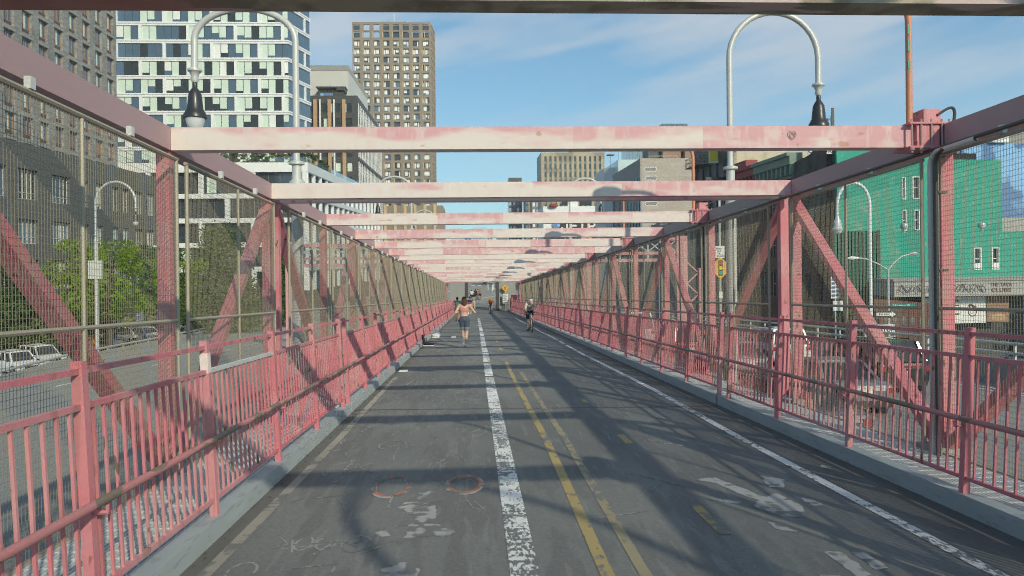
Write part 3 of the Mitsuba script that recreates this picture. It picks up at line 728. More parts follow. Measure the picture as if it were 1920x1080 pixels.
pl_.bar([-46.2, 124.5, 18.5], [-46.2, 124.5, 21.0], .1, .1); put(t + '__timber_stair', pl_, 'mat_wood_fin')
scene['mat_pane'] = {'type': 'thindielectric'}

# --- dark building with brown and white fins, beige penthouse
t = thing('fin_building', 'dark office building with brown and white vertical fins and a beige rooftop block', 'building')
C1 = np.array([-27.95, 177.0]); F = Fac((-44, 177), C1); S = Fac(C1, (-27.95, 222)); op_f, op_s = [], []; zr = [40.0 - 3.6 * k for k in range(13)]
for z in zr: op_f += [(a, a + 2.5, z - 2.2, z) for a in np.arange(1.0, F.L - 2.4, 2.8)]
for z in zr: op_s.append((.6, S.L - .3, z - 2.4, z))
F.wall(t + '__wall', 'mat_charcoal', GZ, 41.9, op_f, .3); S.wall(t + '__wall', 'mat_charcoal', GZ, 41.9, op_s, .3)
footprint(t, 'roof_block', [(-44, 177.3), (-28.26, 177.3), (-28.26, 222), (-44, 222)], GZ, 41.6, 'mat_charcoal')
for (a, c, za, zb) in op_f:
    w = F.put(t + '__window', MB().box(a, c, -.28, -.24, za, zb), 'mat_glass')
    if r2.random() < .5: q = a + r2.choice([.05, .9, 1.3]); F.put(w + '__blind', MB().box(q, q + 1.1, -.24, -.225, za + .1, zb), 'mat_blind')
for (a, c, za, zb) in op_s: S.put(t + '__window', MB().box(a, c, -.28, -.24, za, zb), 'mat_glass')
for x in (-42.0, -38.45, -35.0, -31.55): put(t + '__brown_fin', MB().box(x, x + .8, 176.4, 176.99, GZ, 40.9), 'mat_wood_fin')
for x in (-40.4, -37.0, -33.65): put(t + '__white_fin', MB().box(x, x + .28, 176.3, 176.99, 8, 40.9), 'mat_white_panel')
for y in np.arange(178, 222, 2.7): put(t + '__white_fin', MB().box(-27.94, -27.78, y, y + .30, 7, 40.2), 'mat_white_panel')
for z in (26.2,): put(t + '__ledge', MB().box(-27.94, -27.6, 176.9, 222, z, z + .7), 'mat_charcoal')
footprint(t, 'penthouse', [(-44, 182), (-30.9, 182), (-30.9, 215), (-44, 215)], 41.6, 49.2, 'mat_beige_metal')
footprint(t, 'penthouse_band', [(-44, 181.9), (-30.85, 181.9), (-30.85, 215), (-44, 215)], 49.203, 50.6, 'mat_stone')
put(t + '__terrace_canopy', MB().box(-38.2, -31.0, 178.5, 181.8, 44.2, 44.5).box(-33, -31.2, 177.6, 181.8, 43.4, 44.2).box(-38, -31.4, 178.2, 178.3, 41.9, 43.0), 'mat_charcoal')
put(t + '__terrace_canopy', MB().box(-37, -34, 178, 179, 42.0, 42.7), 'mat_blue_mural')

# --- tall tan tower
t = thing('tan_tower', 'tall tan tower with a grid of deep windows against the sky, centre left', 'building')
F = Fac((-43.4, 265), (-14.85, 265)); S = Fac((-14.85, 265), (-14.0, 277)); fh = 2.98
z_first = 82.9; ops = []; r2 = random.Random(21)
cu = [.35 + 3.57 * k for k in range(8)] + [26.2]
rows_ = [85.4 + 3.0 * 1] + [85.4] + [z_first - fh * k for k in range(1, 30)]
tops = [87.9, 85.2] + [82.05 - fh * k for k in range(0, 26)]
for r, zt in enumerate(tops):
    for k, u in enumerate(cu): ops.append((u + .15, u + (2.35 if k < 7 else 1.55), zt - 2.15, zt))
F.wall(t + '__wall', 'mat_tan_tower', GZ, 88.7, ops, .75)
S.wall(t + '__wall', 'mat_tan_tower', GZ, 88.7, [(1.0 + 2.6 * k, 2.8 + 2.6 * k, zt - 2.1, zt) for zt in tops for k in range(4)], .75)
footprint(t, 'roof_block', [(-43.4, 266.0), (-15.7, 266.0), (-14.9, 277), (-43.4, 277)], GZ, 83.2, 'mat_glass')
footprint(t, 'rooftop_plant', [(-33, 269), (-23.8, 269), (-23.8, 276), (-33, 276)], 83.2, 90.2, 'mat_stone')
put(t + '__antenna', MB().tube([[-28.6, 268.9, 88], [-28.6, 268.9, 93]], .1, 6), 'mat_white_panel')
rev = MB()
for i, (a, c, za, zb) in enumerate(ops):
    r, k = divmod(i, 9)
    if r % 2 == 1: rev.box(a - .30, a - .01, -.05, .03, za, zb)
    if r < 2:
        if k in (1, 2): continue
        F.put(t + '__window', MB().box(a, c, -.75, -.70, za, zb - .2), 'mat_glass'); continue
    w = F.put(t + '__window', MB().box(a, c, -.74, -.70, za, zb), 'mat_glass_blue' if r2.random() < .35 else 'mat_glass')
    wide = a + .12 if r % 2 == 0 else a + .85
    bl = MB()
    if r2.random() < .86: bl.box(wide, min(wide + 1.05, c - .03), -.70, -.68, za + r2.choice([.35, .4, .4, .9]), zb - .05)
    nar = a + 1.5 if r % 2 == 0 else a + .1
    if r2.random() < .72 and nar + .5 < c: bl.box(nar, nar + .5, -.70, -.68, za + .1, zb - .05)
    if bl.n: F.put(w + '__blind', bl, 'mat_blind_bright')
F.put(t + '__light_reveals', rev, 'mat_tan_light')
pb = MB()
for k in range(9): pb.box(k * 3.6 - .1, k * 3.6 + .95, -.05, .5, GZ, 22)
F.put(t + '__base_pier', pb, 'mat_tan_light')
footprint(t, 'base_block', [(-43.4, 264.96), (-11.3, 264.96), (-11.3, 290), (-43.4, 290)], GZ, 21.6, 'mat_tan_tower')

# --- sandy slab with vertical window strips
t = thing('striped_building', 'sandy mid rise slab with vertical strips of windows, right of the centre', 'building')
F = Fac((28.6, 300), (55.2, 300)); stp = [1.2 + 2.09 * k for k in range(12)]; ops = [(u, u + .95, -6, 44.4) for u in stp]
F.wall(t + '__wall', 'mat_sand_pier', GZ, 46.0, ops, .5); footprint(t, 'roof_block', [(28.65, 300.5), (55.1, 300.5), (55.1, 318), (28.65, 318)], GZ, 45.8, 'mat_charcoal')
footprint(t, 'rooftop_plant', [(42, 303), (49.5, 303), (49.5, 314), (42, 314)], 45.8, 49.2, 'mat_stone'); put(t + '__side_wall', MB().box(28.3, 28.6, 300, 318, GZ, 45.9), 'mat_grey_metal')
for u in stp:
    w = F.put(t + '__window_strip', MB().box(u, u + .95, -.48, -.44, -6, 44.4), 'mat_glass'); sp = MB()
    for z in np.arange(-5, 44, 3.3): sp.box(u, u + .95, -.44, -.40, z, z + 1.1)
    F.put(w + '__spandrel', sp, 'mat_teal_cornice')

# --- far towers behind
for (x0, x1, y, z, lab, m, wm) in ((20.5, 28.4, 420, 49, 'distant dark glass tower with a pale edge, left of the sandy slab', 'mat_charcoal', 'mat_glass_blue'), (28.9, 32.2, 405, 44, 'distant narrow beige tower beside the dark glass tower', 'mat_sand_pier', 'mat_glass'),
                                   (30.8, 35.8, 380, 42.5, 'distant dark slab standing in front of the sandy building corner', 'mat_grey_metal', 'mat_glass')):
    t = thing('distant_tower', lab, 'building'); F = Fac((x0, y), (x1, y)); ops = []
    for zz in np.arange(4, z - 3, 3.6):
        for u in np.arange(.5, F.L - 1.2, 2.1): ops.append((u, u + 1.3, zz, zz + 2.2))
    F.wall(t + '__wall', m, GZ, z, ops, .3); footprint(t, 'roof_block', [(x0, y + .3), (x1, y + .3), (x1, y + 15), (x0, y + 15)], GZ, z - .2, wm)
    wb = MB()
    for i, (a, c, za, zb) in enumerate(ops):
        if (i * 7) % 5 < 2 or a < 1: wb.box(a, c, -.28, -.2, za, zb)
    k = F.put(t + '__lit_blind', wb, 'mat_blind_bright'); labels[k] = {'kind': 'stuff'}
for i, (x0, x1, y, z, m) in enumerate(((-17, -8, 520, 24, 'mat_pale_glass'), (-7.5, -2, 520, 21, 'mat_blue_mural'), (-1, 9, 540, 26, 'mat_pale_glass'), (10, 16, 560, 24, 'mat_pale_panel'), (17, 26, 540, 20, 'mat_grey_metal'))):
    t = thing('far_building', f'{ORD[i]} from left of the pale buildings at the avenue end', 'building')
    F = Fac((x0, y), (x1, y)); ops = [(u, u + 1.4, zz, zz + 2) for zz in np.arange(-4, z - 3, 3.5) for u in np.arange(.6, F.L - 1.5, 2.2)]
    F.wall(t + '__wall', m, GZ, z, ops, .3); footprint(t, 'roof_block', [(x0, y + .3), (x1, y + .3), (x1, y + 12), (x0, y + 12)], GZ, z - .2, 'mat_glass_blue')

# --- pale glass block with roof terrace behind the taupe brick building
t = thing('pale_glass_building', 'pale glass building with a roof terrace behind the brick wall with bubble graffiti', 'building')
footprint(t, 'body', [(30.9, 152), (41, 152), (41, 168), (30.9, 168)], GZ, 22.6, 'mat_pale_glass'); footprint(t, 'side_body', [(28.9, 158), (30.85, 156), (30.85, 170), (28.9, 170)], GZ, 21.5, 'mat_pale_panel')
put(t + '__glass_rail', MB().box(30.8, 41, 151.9, 151.94, 22.6, 24.4), 'mat_pane'); m = MB()
for x in np.arange(31, 41, 2.2): m.box(x, x + .08, 151.95, 152.03, 22.6, 24.4)
for z in np.arange(-4, 22, 3.4): m.box(30.9, 41, 151.93, 152, z, z + .12)
put(t + '__mullion', m, 'mat_grey_metal'); put(t + '__pergola', MB().box(33, 38, 153, 158, 25.6, 25.8).box(33, 33.2, 153, 153.2, 22.6, 25.6).box(37.8, 38, 153, 153.2, 22.6, 25.6).box(29.5, 31, 156, 158, 24.2, 24.4).box(30.1, 30.2, 157, 157.1, 21.5, 24.2), 'mat_grey_metal')
t = thing('blue_glass_tower', 'blue glass building top with a sloping roofline just showing above the second beam', 'building')
b = MB(); v = [(44.5, 34.0), (53.2, 39.2), (60.5, 39.2), (60.5, GZ), (44.5, GZ)]
m = trimesh.creation.extrude_polygon(Polygon(v), 14, engine='earcut'); m.apply_transform(trimesh.transformations.rotation_matrix(math.pi / 2, [1, 0, 0])); m.apply_translation([0, 214, 0]); put(t + '__body', m, 'mat_glass_blue'); mm = MB()
for x in np.arange(44.6, 60.4, 1.45): mm.box(x, x + .12, 199.9, 199.99, 20, 34.0 + min(max(x - 44.5, 0) * .59, 5.1))
for z in (30, 33.5, 37): mm.box(46 if z < 34 else 50.5, 60.5, 199.88, 199.98, z, z + .15)
put(t + '__mullion', mm, 'mat_charcoal')

# --- taupe brick building with bubble graffiti
t = thing('brick_building', 'taupe brick building with three grey bubble graffiti one above another on its wall', 'building')
F = Fac((29.28, 125), (41.6, 125)); S = Fac((29.28, 150), (29.28, 125))
F.wall(t + '__wall', 'mat_taupe_brick', GZ, 19.1, [], .4); S.wall(t + '__side_wall', 'mat_grey_metal', 16.0, 19.05, [], .35); S.wall(t + '__glass_wall', 'mat_glass_blue', GZ, 15.99, [], .3)
footprint(t, 'roof_block', [(29.62, 125.4), (41.6, 125.4), (41.6, 150), (29.62, 150)], GZ, 18.8, 'mat_stone'); mm = MB()
for u in np.arange(.4, 25, 1.25): mm.box(u, u + .12, .01, .1, GZ, 15.95)
S.put(t + '__mullion', mm, 'mat_charcoal'); 
put(t + '__rooftop_plant', MB().box(34.4, 37.8, 129, 133, 18.8, 23.5), 'mat_terracotta'); put(t + '__rooftop_plant', MB().box(38.2, 41, 128, 132, 18.8, 22.2), 'mat_terracotta'); put(t + '__rooftop_plant', MB().box(31.9, 33.9, 130, 134, 18.8, 23.4), 'mat_charcoal')
put(t + '__parapet_rail', MB().tube([[31, 125.2, 19.5], [36, 125.2, 19.5]], .05, 6).tube([[31, 125.2, 19.1], [31, 125.2, 19.5]], .04, 6).tube([[36, 125.2, 19.1], [36, 125.2, 19.5]], .04, 6), 'mat_steel')


def wall_text(key, txt, x, y, z, h, bsdf, depth=.02, sx=1.0, bold=True, rz=0.0, shearx=0.0):
    """lettering on a wall that faces the walker (reads along +x, up +z)"""
    m = meshkit.text_mesh(txt, h, depth, bold); v = np.array(m.vertices)
    p = np.stack([v[:, 0] * sx + v[:, 1] * shearx, -v[:, 2], v[:, 1]], 1); c, s = math.cos(rz), math.sin(rz)
    p = np.stack([p[:, 0] * c - p[:, 1] * s + x, p[:, 0] * s + p[:, 1] * c + y, p[:, 2] + z], 1)
    return put(key, (p, np.array(m.faces)), bsdf)


def bubble(t, x, y, z, w, h, body='mat_grey_metal'):
    """throw-up of fat overlapping letters with a white outline"""
    from shapely.ops import unary_union
    from shapely.geometry import Point, box as sbox
    from shapely import affinity
    n = 4; cw = w / 3.7; sh = []
    for k in range(n):
        c = affinity.scale(Point(0, 0).buffer(1), cw * .62, h * .5); c = affinity.skew(affinity.rotate(c, 12 - 9 * k), 10); sh.append(affinity.translate(c, cw * (k + .5), h * .5))
    sh.append(affinity.rotate(sbox(w * .74, 0, w * 1.02, h * .22), -14)); sh.append(sbox(w * .72, h * .74, w * .98, h * 1.0))
    U = unary_union(sh); O = U.buffer(h * .17)
    def flat(g, d0, d1, m, nm):
        b = MB()
        for q in getattr(g, 'geoms', [g]):
            e = trimesh.creation.extrude_polygon(q, d1 - d0, engine='earcut'); v = np.array(e.vertices); b.add(np.stack([x + v[:, 0], y - d0 - v[:, 2], z + v[:, 1]], 1), e.faces[:, ::-1])
        put(t + '__' + nm, b, m)
    flat(O, .005, .02, 'mat_white_paint', 'graffiti'); flat(U, .021, .03, body, 'graffiti')
    ins = []
    for k in range(n):
        c = affinity.scale(Point(0, 0).buffer(1), cw * .30, h * .26); c = affinity.translate(affinity.skew(c, 14), cw * (k + .5), h * .52); ins.append(c.difference(c.buffer(-h * .055))); ins.append(affinity.translate(affinity.scale(Point(0, 0).buffer(h * .07), 1, 1.6), cw * (k + .38), h * .56))
    flat(unary_union(ins), .031, .036, 'mat_grey_paint', 'graffiti')


for z, dx in ((16.85, 0), (15.3, .05), (10.85, .05)): bubble(t, 30.2 + dx, 124.98, z, 1.75, .62)
wall_text(t + '__graffiti', 'ZOMS', 29.6, 124.97, 6.6, .85, 'mat_white_paint', sx=.75); put(t + '__graffiti', MB().box(29.5, 31.3, 124.95, 124.975, 6.4, 7.7), 'mat_grey_paint')
put(t + '__dark_annex', MB().box(33.2, 41.7, 118, 124.9, GZ, 9.0), 'mat_charcoal'); put(t + '__dark_annex', MB().box(29.3, 33.0, 112, 117.9, GZ, 7.0), 'mat_grey_metal')

# --- white store with its lettered sign at the far corner
t = thing('corner_store', 'white corner store with big block letters on its sign below the sandy building', 'building')
footprint(t, 'body', [(19.4, 200), (34, 200), (34, 215), (19.4, 215)], GZ, 16.2, 'mat_white_panel'); put(t + '__upper_storey', MB().box(26.5, 29.2, 200.5, 205, 16.2, 19.0), 'mat_white_panel')
put(t + '__dark_front', MB().box(19.3, 34, 199.2, 199.98, GZ, 8.4), 'mat_charcoal'); put(t + '__sign_panel', MB().box(22.2, 34, 199.7, 199.97, 8.6, 13.2), 'mat_black_paint')
wall_text(t + '__letters', 'JETPM', 24.1, 199.69, 9.3, 2.9, 'mat_white_paint', .1, 1.02); m = MB(); a_ = np.linspace(0, 2 * math.pi, 24)
put(t + '__letters', MB().tube([[22.9, 199.69, 11], [22.9, 199.6, 11]], 1.1, 24), 'mat_blue_mural')
rd = trimesh.creation.icosphere(2, 1.0); rd.apply_scale([1.3, .7, .55]); rd.apply_translation([22.2, 199.2, 16.35]); put(t + '__red_dome', rd, 'mat_red_cornice')
put(t + '__window', MB().box(24.5, 26.2, 199.9, 199.99, 16.4, 17.9), 'mat_glass'); put(t + '__window', MB().box(29.6, 33, 200.4, 200.49, 16.4, 18), 'mat_glass')

# --- row of old houses along the right hand street
t = thing('brick_tenement', 'red brown brick tenement with dark red and teal cornices, right of the cream wall', 'building')
W = Fac((28, 75.9), (28, 60.4)); ops = []
for k in range(7): ops += [(.7 + 2.15 * k, 1.75 + 2.15 * k, z, z + 2.2) for z in (5.2, 1.6, -2.0)]
W.wall(t + '__wall', 'mat_red_brick', GZ, 9.3, ops, .3); footprint(t, 'roof_block', [(28.31, 60.4), (40, 60.4), (40, 75.9), (28.31, 75.9)], GZ, 9.2, 'mat_charcoal')
for (a, c, za, zb) in ops:
    w = W.put(t + '__window', MB().box(a, c, -.28, -.22, za, zb), 'mat_glass'); W.put(w + '__frame', MB().box(a, c, -.22, -.17, (za + zb) / 2 - .04, (za + zb) / 2 + .04).box(a, a + .07, -.22, -.17, za, zb).box(c - .07, c, -.22, -.17, za, zb), 'mat_grey_paint')
    W.put(t + '__lintel', MB().box(a - .15, c + .15, .003, .09, zb, zb + .28), 'mat_charcoal')
for (a, c, m) in ((0, 7.2, 'mat_red_cornice'), (7.25, 15.4, 'mat_teal_cornice')):
    b = MB()
    for (w0, za, zb) in ((.28, 8.5, 8.95), (.5, 8.95, 9.6), (.85, 9.6, 10.3), (1.1, 10.3, 10.6)): b.box(a, c, -.3, w0, za, zb)
    for q in np.arange(a + .3, c - .2, .95): b.box(q, q + .28, .28, .78, 8.7, 9.55)
    if m == 'mat_red_cornice': b.prism([(a + 1, -.3), (a + 5.6, -.3), (a + 5.6, .9), (a + 1, .9)], 10.6, 11.3)
    W.put(t + '__cornice', b, m)
t = thing('tarped_building', 'old house front draped in black tarpaulin between the tenement and the green wall', 'building')
footprint(t, 'roof_block', [(28.3, 55.2), (40, 55.2), (40, 60.35), (28.3, 60.35)], GZ, 8.0, 'mat_red_brick')
Wt = Fac((28, 60.35), (28, 55.2)); Wt.wall(t + '__wall', 'mat_red_brick', GZ, 6.2, [(.8, 1.8, 2, 4.2), (3, 4, 2, 4.2), (.8, 1.8, -2, .2), (3, 4, -2, .2)], .28)
for a in (.8, 3):
    for z in (2, -2): Wt.put(t + '__window', MB().box(a, a + 1, -.27, -.22, z, z + 2.2), 'mat_glass')
n = 22; uu, zz = np.meshgrid(np.linspace(-.2, 5.5, n), np.linspace(0, 1, n)); rr = meshkit.fbm(np.stack([uu * .9, zz * 3, uu * 0], -1), 3, seed=4)
ztop, zbot = 9.75 + .85 * np.clip((uu - 1) / 4.4, 0, 1) + .12 * np.sin(uu * 2), 5.2 - 1.2 * rr
V = np.stack([28 - .25 - .5 * rr, 60.35 - uu, zbot + (ztop - zbot) * zz], -1).reshape(-1, 3); f = []
for i in range(n - 1):
    for k in range(n - 1): a = i * n + k; f += [[a, a + 1, a + n + 1], [a, a + n + 1, a + n]]
V2 = V + [.05, 0, 0]; b = MB().add(V, f).add(V2, np.array(f)[:, ::-1]); b.box(27.9, 40, 55.3, 60.3, 8.3, 9.7); put(t + '__tarpaulin', b, 'mat_tarp', smooth=True)
b = MB(); b.box(28.3, 31.5, 59.4, 59.5, 9.7, 11.7); put(t + '__white_board', b, 'mat_white_paint'); sq = MB()
for k in range(9): sq.tube([[28.5 + .3 * k + .2 * math.sin(a * 1.3), 59.36, 10.9 + .5 * math.sin(a + k)] for a in np.linspace(0, 5, 9)], .03, 4)
k = put(t + '__graffiti', sq, 'mat_black_paint'); labels[k] = {'kind': 'stuff'}

t = thing('corner_tenement', 'dark house front with an iron fire escape and a tall cream side wall', 'building')
W = Fac((28, 90), (28, 76)); ops = [(.8 + 2.5 * k, 2.0 + 2.5 * k, z, z + 2.3) for k in range(5) for z in (10.2, 6.6, 3.0, -.6)]
W.wall(t + '__wall', 'mat_charcoal', GZ, 15.2, ops, .3); Fac((28.003, 76), (41, 76)).wall(t + '__side_wall', 'mat_cream_wall', GZ, 12.9, [], .3)
footprint(t, 'roof_block', [(28.31, 76.31), (41, 76.31), (41, 90), (28.31, 90)], GZ, 12.8, 'mat_grey_metal'); b = MB()
for x in np.arange(28.6, 34, .5): b.box(x, x + .3, 77.0, 77.1, 12.8, 14.9)
b.box(28.4, 34, 77.1, 82, 12.8, 14.8); put(t + '__corrugated_penthouse', b, 'mat_beige_metal')
for (a, c, za, zb) in ops: W.put(t + '__window', MB().box(a, c, -.28, -.22, za, zb), 'mat_glass_blue')
b = MB()
for z in (12.6, 9.2, 5.8):
    b.box(26.4, 27.95, 84, 88.6, z, z + .08)
    for y in np.arange(84, 88.7, .55): b.box(26.4, 26.44, y, y + .04, z, z + 1.1)
    for h in (.55, 1.1): b.box(26.39, 26.45, 84, 88.6, z + h - .02, z + h + .03)
    for h in (.4, .8, 1.1):
        for y in (84, 88.55): b.box(26.4, 27.95, y, y + .04, z + h - .02, z + h + .02)
    for x in (26.4, 26.9, 27.4): b.box(x, x + .04, 84, 84.04, z, z + 1.1)
    b.bar([26.9, 84.3, z - 3.3], [26.9, 87.6, z], .06, .12); b.bar([27.4, 84.3, z - 3.3], [27.4, 87.6, z], .06, .12)
put(t + '__fire_escape', b, 'mat_dark_metal')
put(t + '__shop_sign', MB().box(26.9, 27.95, 80.8, 80.95, 12.4, 16), 'mat_white_paint'); put(t + '__shop_sign', MB().box(26.92, 27.9, 80.76, 80.8, 12.6, 13.9), 'mat_yellow_paint')
plain('mat_yellow_paint', (.75, .58, .03), .5); plain('mat_brown_paint', (.16, .08, .06), .7); plain('mat_orange_paint', (.70, .20, .04), .6)
for i, z in enumerate((9.2,)): wall_text(t + '__painted_letters', 'EC', 26.0, 79.0, 9.0, 1.1, 'mat_grey_paint', .03); put(t + '__letter_board', MB().box(25.9, 27.95, 79.04, 79.2, 8.4, 10.6), 'mat_charcoal')
wall_text(t + '__graffiti', 'ATA', 28.7, 75.97, 11.1, .7, 'mat_grey_paint', .02)
t = thing('plain_row_house', 'olive grey house fronts behind the mesh at street level, left of the lamp pole', 'building')
W = Fac((28.5, 118), (28.5, 90.2)); ops = [(1 + 2.6 * k, 2.2 + 2.6 * k, z, z + 2.0) for k in range(10) for z in (3.2, -.4)]
W.wall(t + '__wall', 'mat_stone', GZ, 6.6, ops, .3); footprint(t, 'roof_block', [(28.81, 90.2), (40, 90.2), (40, 111.5), (28.81, 111.5)], GZ, 6.5, 'mat_charcoal')
for (a, c, za, zb) in ops: W.put(t + '__window', MB().box(a, c, -.28, -.22, za, zb), 'mat_glass')

# --- green building
t = thing('green_building', 'bright green painted building in two stepped blocks with small windows, right', 'building')
F = Fac((28.9, 50), (39.9, 50)); ops = [(7.02, 7.58, .55, 2.15), (8.35, 8.92, .55, 2.15)]
F.wall(t + '__lower_wall', 'mat_green_wall', GZ, 3.3, ops, .3, 0); footprint(t, 'lower_block', [(28.9, 50.31), (39.9, 50.31), (39.9, 54.4), (28.9, 54.4)], GZ, 3.2, 'mat_green_dark')
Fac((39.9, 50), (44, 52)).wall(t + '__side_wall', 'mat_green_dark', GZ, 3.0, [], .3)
U = Fac((28.2, 54.5), (36.8, 54.5)); uo = [(5.2, 5.52, 6.0, 7.75), (6.05, 6.65, 6.05, 7.8), (5.2, 5.55, 3.55, 5.2), (6.15, 6.6, 3.6, 5.2)]
U.wall(t + '__upper_wall', 'mat_green_wall', GZ, 10.2, uo, .3); U2 = Fac((37.5, 54.5), (41.5, 54.5)); U2.wall(t + '__upper_wall', 'mat_green_wall', GZ, 9.1, [], .3)
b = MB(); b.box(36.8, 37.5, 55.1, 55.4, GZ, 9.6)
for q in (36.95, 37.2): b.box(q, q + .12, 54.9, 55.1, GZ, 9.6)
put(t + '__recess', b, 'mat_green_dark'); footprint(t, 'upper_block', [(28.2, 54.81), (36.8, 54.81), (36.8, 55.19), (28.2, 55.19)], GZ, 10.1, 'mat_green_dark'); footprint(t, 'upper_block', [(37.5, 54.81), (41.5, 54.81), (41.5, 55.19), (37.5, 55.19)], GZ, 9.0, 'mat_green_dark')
for FF, oo in ((F, ops), (U, uo)):
    for (a, c, za, zb) in oo:
        w = FF.put(t + '__window', MB().box(a, c, -.25, -.2, za, zb), 'mat_glass' if FF is F else 'mat_podium'); m = MB(); s_ = .07
        m.box(a, a + s_, -.2, .03, za, zb).box(c - s_, c, -.2, .03, za, zb).box(a, c, -.2, .03, zb - s_, zb).box(a, c, -.2, .05, za, za + s_).box(a + s_, c - s_, -.2, -.1, (za + zb) / 2 - .03, (za + zb) / 2 + .03)
        FF.put(w + '__frame', m, 'mat_white_paint')
        for q in np.arange(za + .15, (za + zb) / 2 - .05, .14): pass
        if FF is F: FF.put(w + '__grille', MB().box(a + .07, c - .07, -.1, .06, za + .1, za + .5), 'mat_white_paint')
for x, s_ in ((32.0, 1), (38.0, 1)):
    v = MB().lathe([(.09, 3.3), (.09, 3.6), (.22, 3.65), (.28, 3.85), (.22, 4.0), (.05, 4.05)], (x - .0, 52, 0), 12); put(t + '__roof_vent', v, 'mat_steel', smooth=40)
rz_ = MB()
for k in range(26):
    c = 28.4 + .3 * k; rz_.tube([[c + .16 * k_ / 10, 54.7 + .42 * math.cos(k_ * .63), 10.65 + .45 * math.sin(k_ * .63)] for k_ in range(11)], .018, 4)
k = put(t + '__razor_wire', rz_, 'mat_steel'); labels[k] = {'kind': 'stuff'}
wall_text(t + '__painted_letters', 'PL BO', 31.6, 54.48, 9.05, .65, 'mat_white_paint', .01, .9)
t = thing('corrugated_fence', 'dark green corrugated metal fence left of the green building', 'fence'); b = MB()
for q in np.arange(25.6, 28.85, .26): b.box(q, q + .15, 49.9, 50.0, -4.6, 3.45)
b.box(25.6, 28.85, 50.01, 50.06, -4.6, 3.4); put(t + '__panel', b, 'mat_green_dark'); put(t + '__post', MB().box(25.5, 25.6, 49.95, 50.1, GZ, 3.5).box(28.8, 28.9, 49.85, 49.99, GZ, 3.5).box(25.5, 28.9, 50.06, 50.12, GZ, -4.6), 'mat_charcoal')
# storefront below it
t = thing('storefront', 'shop front with a pale graffiti covered fascia and posters below the green building', 'building')
b = MB(); b.box(28.3, 41.5, 47.2, 49.9, -1.15, -.12); put(t + '__fascia', b, 'mat_grey_paint'); put(t + '__fascia_cap', MB().box(28.2, 41.6, 47.1, 49.95, -.12, .06), 'mat_stone')
sq = MB(); r3 = random.Random(9)
for k in range(36):
    x = 28.6 + .17 * k; sq.tube([[x + .16 * math.sin(a * 1.7 + k), 47.18, -.65 + r3.uniform(.15, .35) * math.cos(a * 1.3 + k * 2)] for a in np.linspace(0, 4.5, 8)], .017, 4)
k = put(t + '__graffiti', sq, 'mat_grey_metal'); labels[k] = {'kind': 'stuff'}
wall_text(t + '__shop_letters', 'THE TAVA', 35.0, 47.19, -.52, .24, 'mat_brown_paint', .02, .95); wall_text(t + '__shop_letters', 'CLUBS', 35.1, 47.19, -.9, .26, 'mat_brown_paint', .02, 1.2)
put(t + '__back_wall', MB().box(28.3, 41.5, 49.4, 49.9, GZ, -1.16), 'mat_charcoal')
put(t + '__portrait_poster', MB().box(32.9, 35.5, 48.3, 48.36, -3.1, -1.25), 'mat_white_paint'); pm = MB()
pm.tube([[34.55 + .3 * math.cos(a), 48.29, -2.25 + .38 * math.sin(a)] for a in np.linspace(0, 6.28, 20)], .03, 4); pm.tube([[34.3 + .5 * a, 48.29, -1.92 + .1 * math.sin(a * 6)] for a in np.linspace(0, 1, 9)], .07, 4)
pm.box(34.4, 34.47, 48.28, 48.3, -2.22, -2.18).box(34.65, 34.72, 48.28, 48.3, -2.22, -2.18).box(34.45, 34.66, 48.28, 48.3, -2.42, -2.39)
for q in range(4): pm.box(33.05 + .2 * (q % 2), 33.6, 48.28, 48.3, -1.6 - .3 * q, -1.5 - .3 * q)
k = put(t + '__poster_drawing', pm, 'mat_brown_paint'); labels[k] = {'kind': 'stuff'}
b = MB().box(35.6, 37.2, 48.3, 48.36, -3.05, -1.2); put(t + '__food_poster', b, 'mat_terracotta'); fp = trimesh.creation.icosphere(2, .5); fp.apply_scale([1.2, .1, .55]); fp.apply_translation([36.4, 48.3, -2.75]); put(t + '__food_picture', fp, 'mat_wood_fin', smooth=True)
put(t + '__yellow_poster', MB().box(31.0, 32.7, 48.3, 48.36, -2.95, -1.3), 'mat_white_paint'); put(t + '__yellow_poster', MB().box(30.95, 32.75, 48.28, 48.3, -3.05, -2.8).box(30.95, 31.1, 48.28, 48.3, -2.8, -1.9), 'mat_yellow_paint')
cs = MB()
for k in range(14): cs.box(31.2 + .1 * k, 31.27 + .1 * k, 48.27, 48.3, -2.7, -2.7 + r3.uniform(.3, 1.2))
k = put(t + '__poster_drawing', cs, 'mat_orange_paint'); labels[k] = {'kind': 'stuff'}
t = thing('wooden_fence', 'brown board fence painted with pale mask shapes left of the posters', 'fence')
for k in range(15):
    x = 25.9 + .33 * k; put(t + '__plank', MB().box(x, x + .31, 46.0 + .012 * (k % 2), 46.06 + .012 * (k % 2), GZ, -1.15 - .03 * k), 'mat_brown_paint')
for k in range(8):
    m = trimesh.creation.icosphere(2, .2); m.apply_scale([.75, .1, 1.3]); m.apply_translation([26.4 + .6 * k, 46.0, -2.45 - .05 * k]); put(t + '__painted_mask', m, 'mat_grey_metal', smooth=True)
t = thing('mural_building', 'building with a sky blue painted wall at the right edge of the picture', 'building')
footprint(t, 'body', [(41.7, 60), (60, 60), (60, 75), (41.7, 75)], GZ, 12.6, 'mat_stone'); put(t + '__mural', MB().box(42.0, 60, 59.9, 59.99, 4.8, 11.2), 'mat_blue_mural'); put(t + '__mural', MB().box(42.0, 60, 59.9, 59.99, GZ, 4.79), 'mat_grey_paint')
put(t + '__flue_pipe', MB().tube([[41.7, 59.0, 3], [41.7, 59.0, 9.9]], .16, 10).tube([[41.7, 59, 9.9], [41.7, 59, 10.1], [41.7, 59, 10.3]], [.32, .3, .05], 10), 'mat_brown_paint', smooth=40)
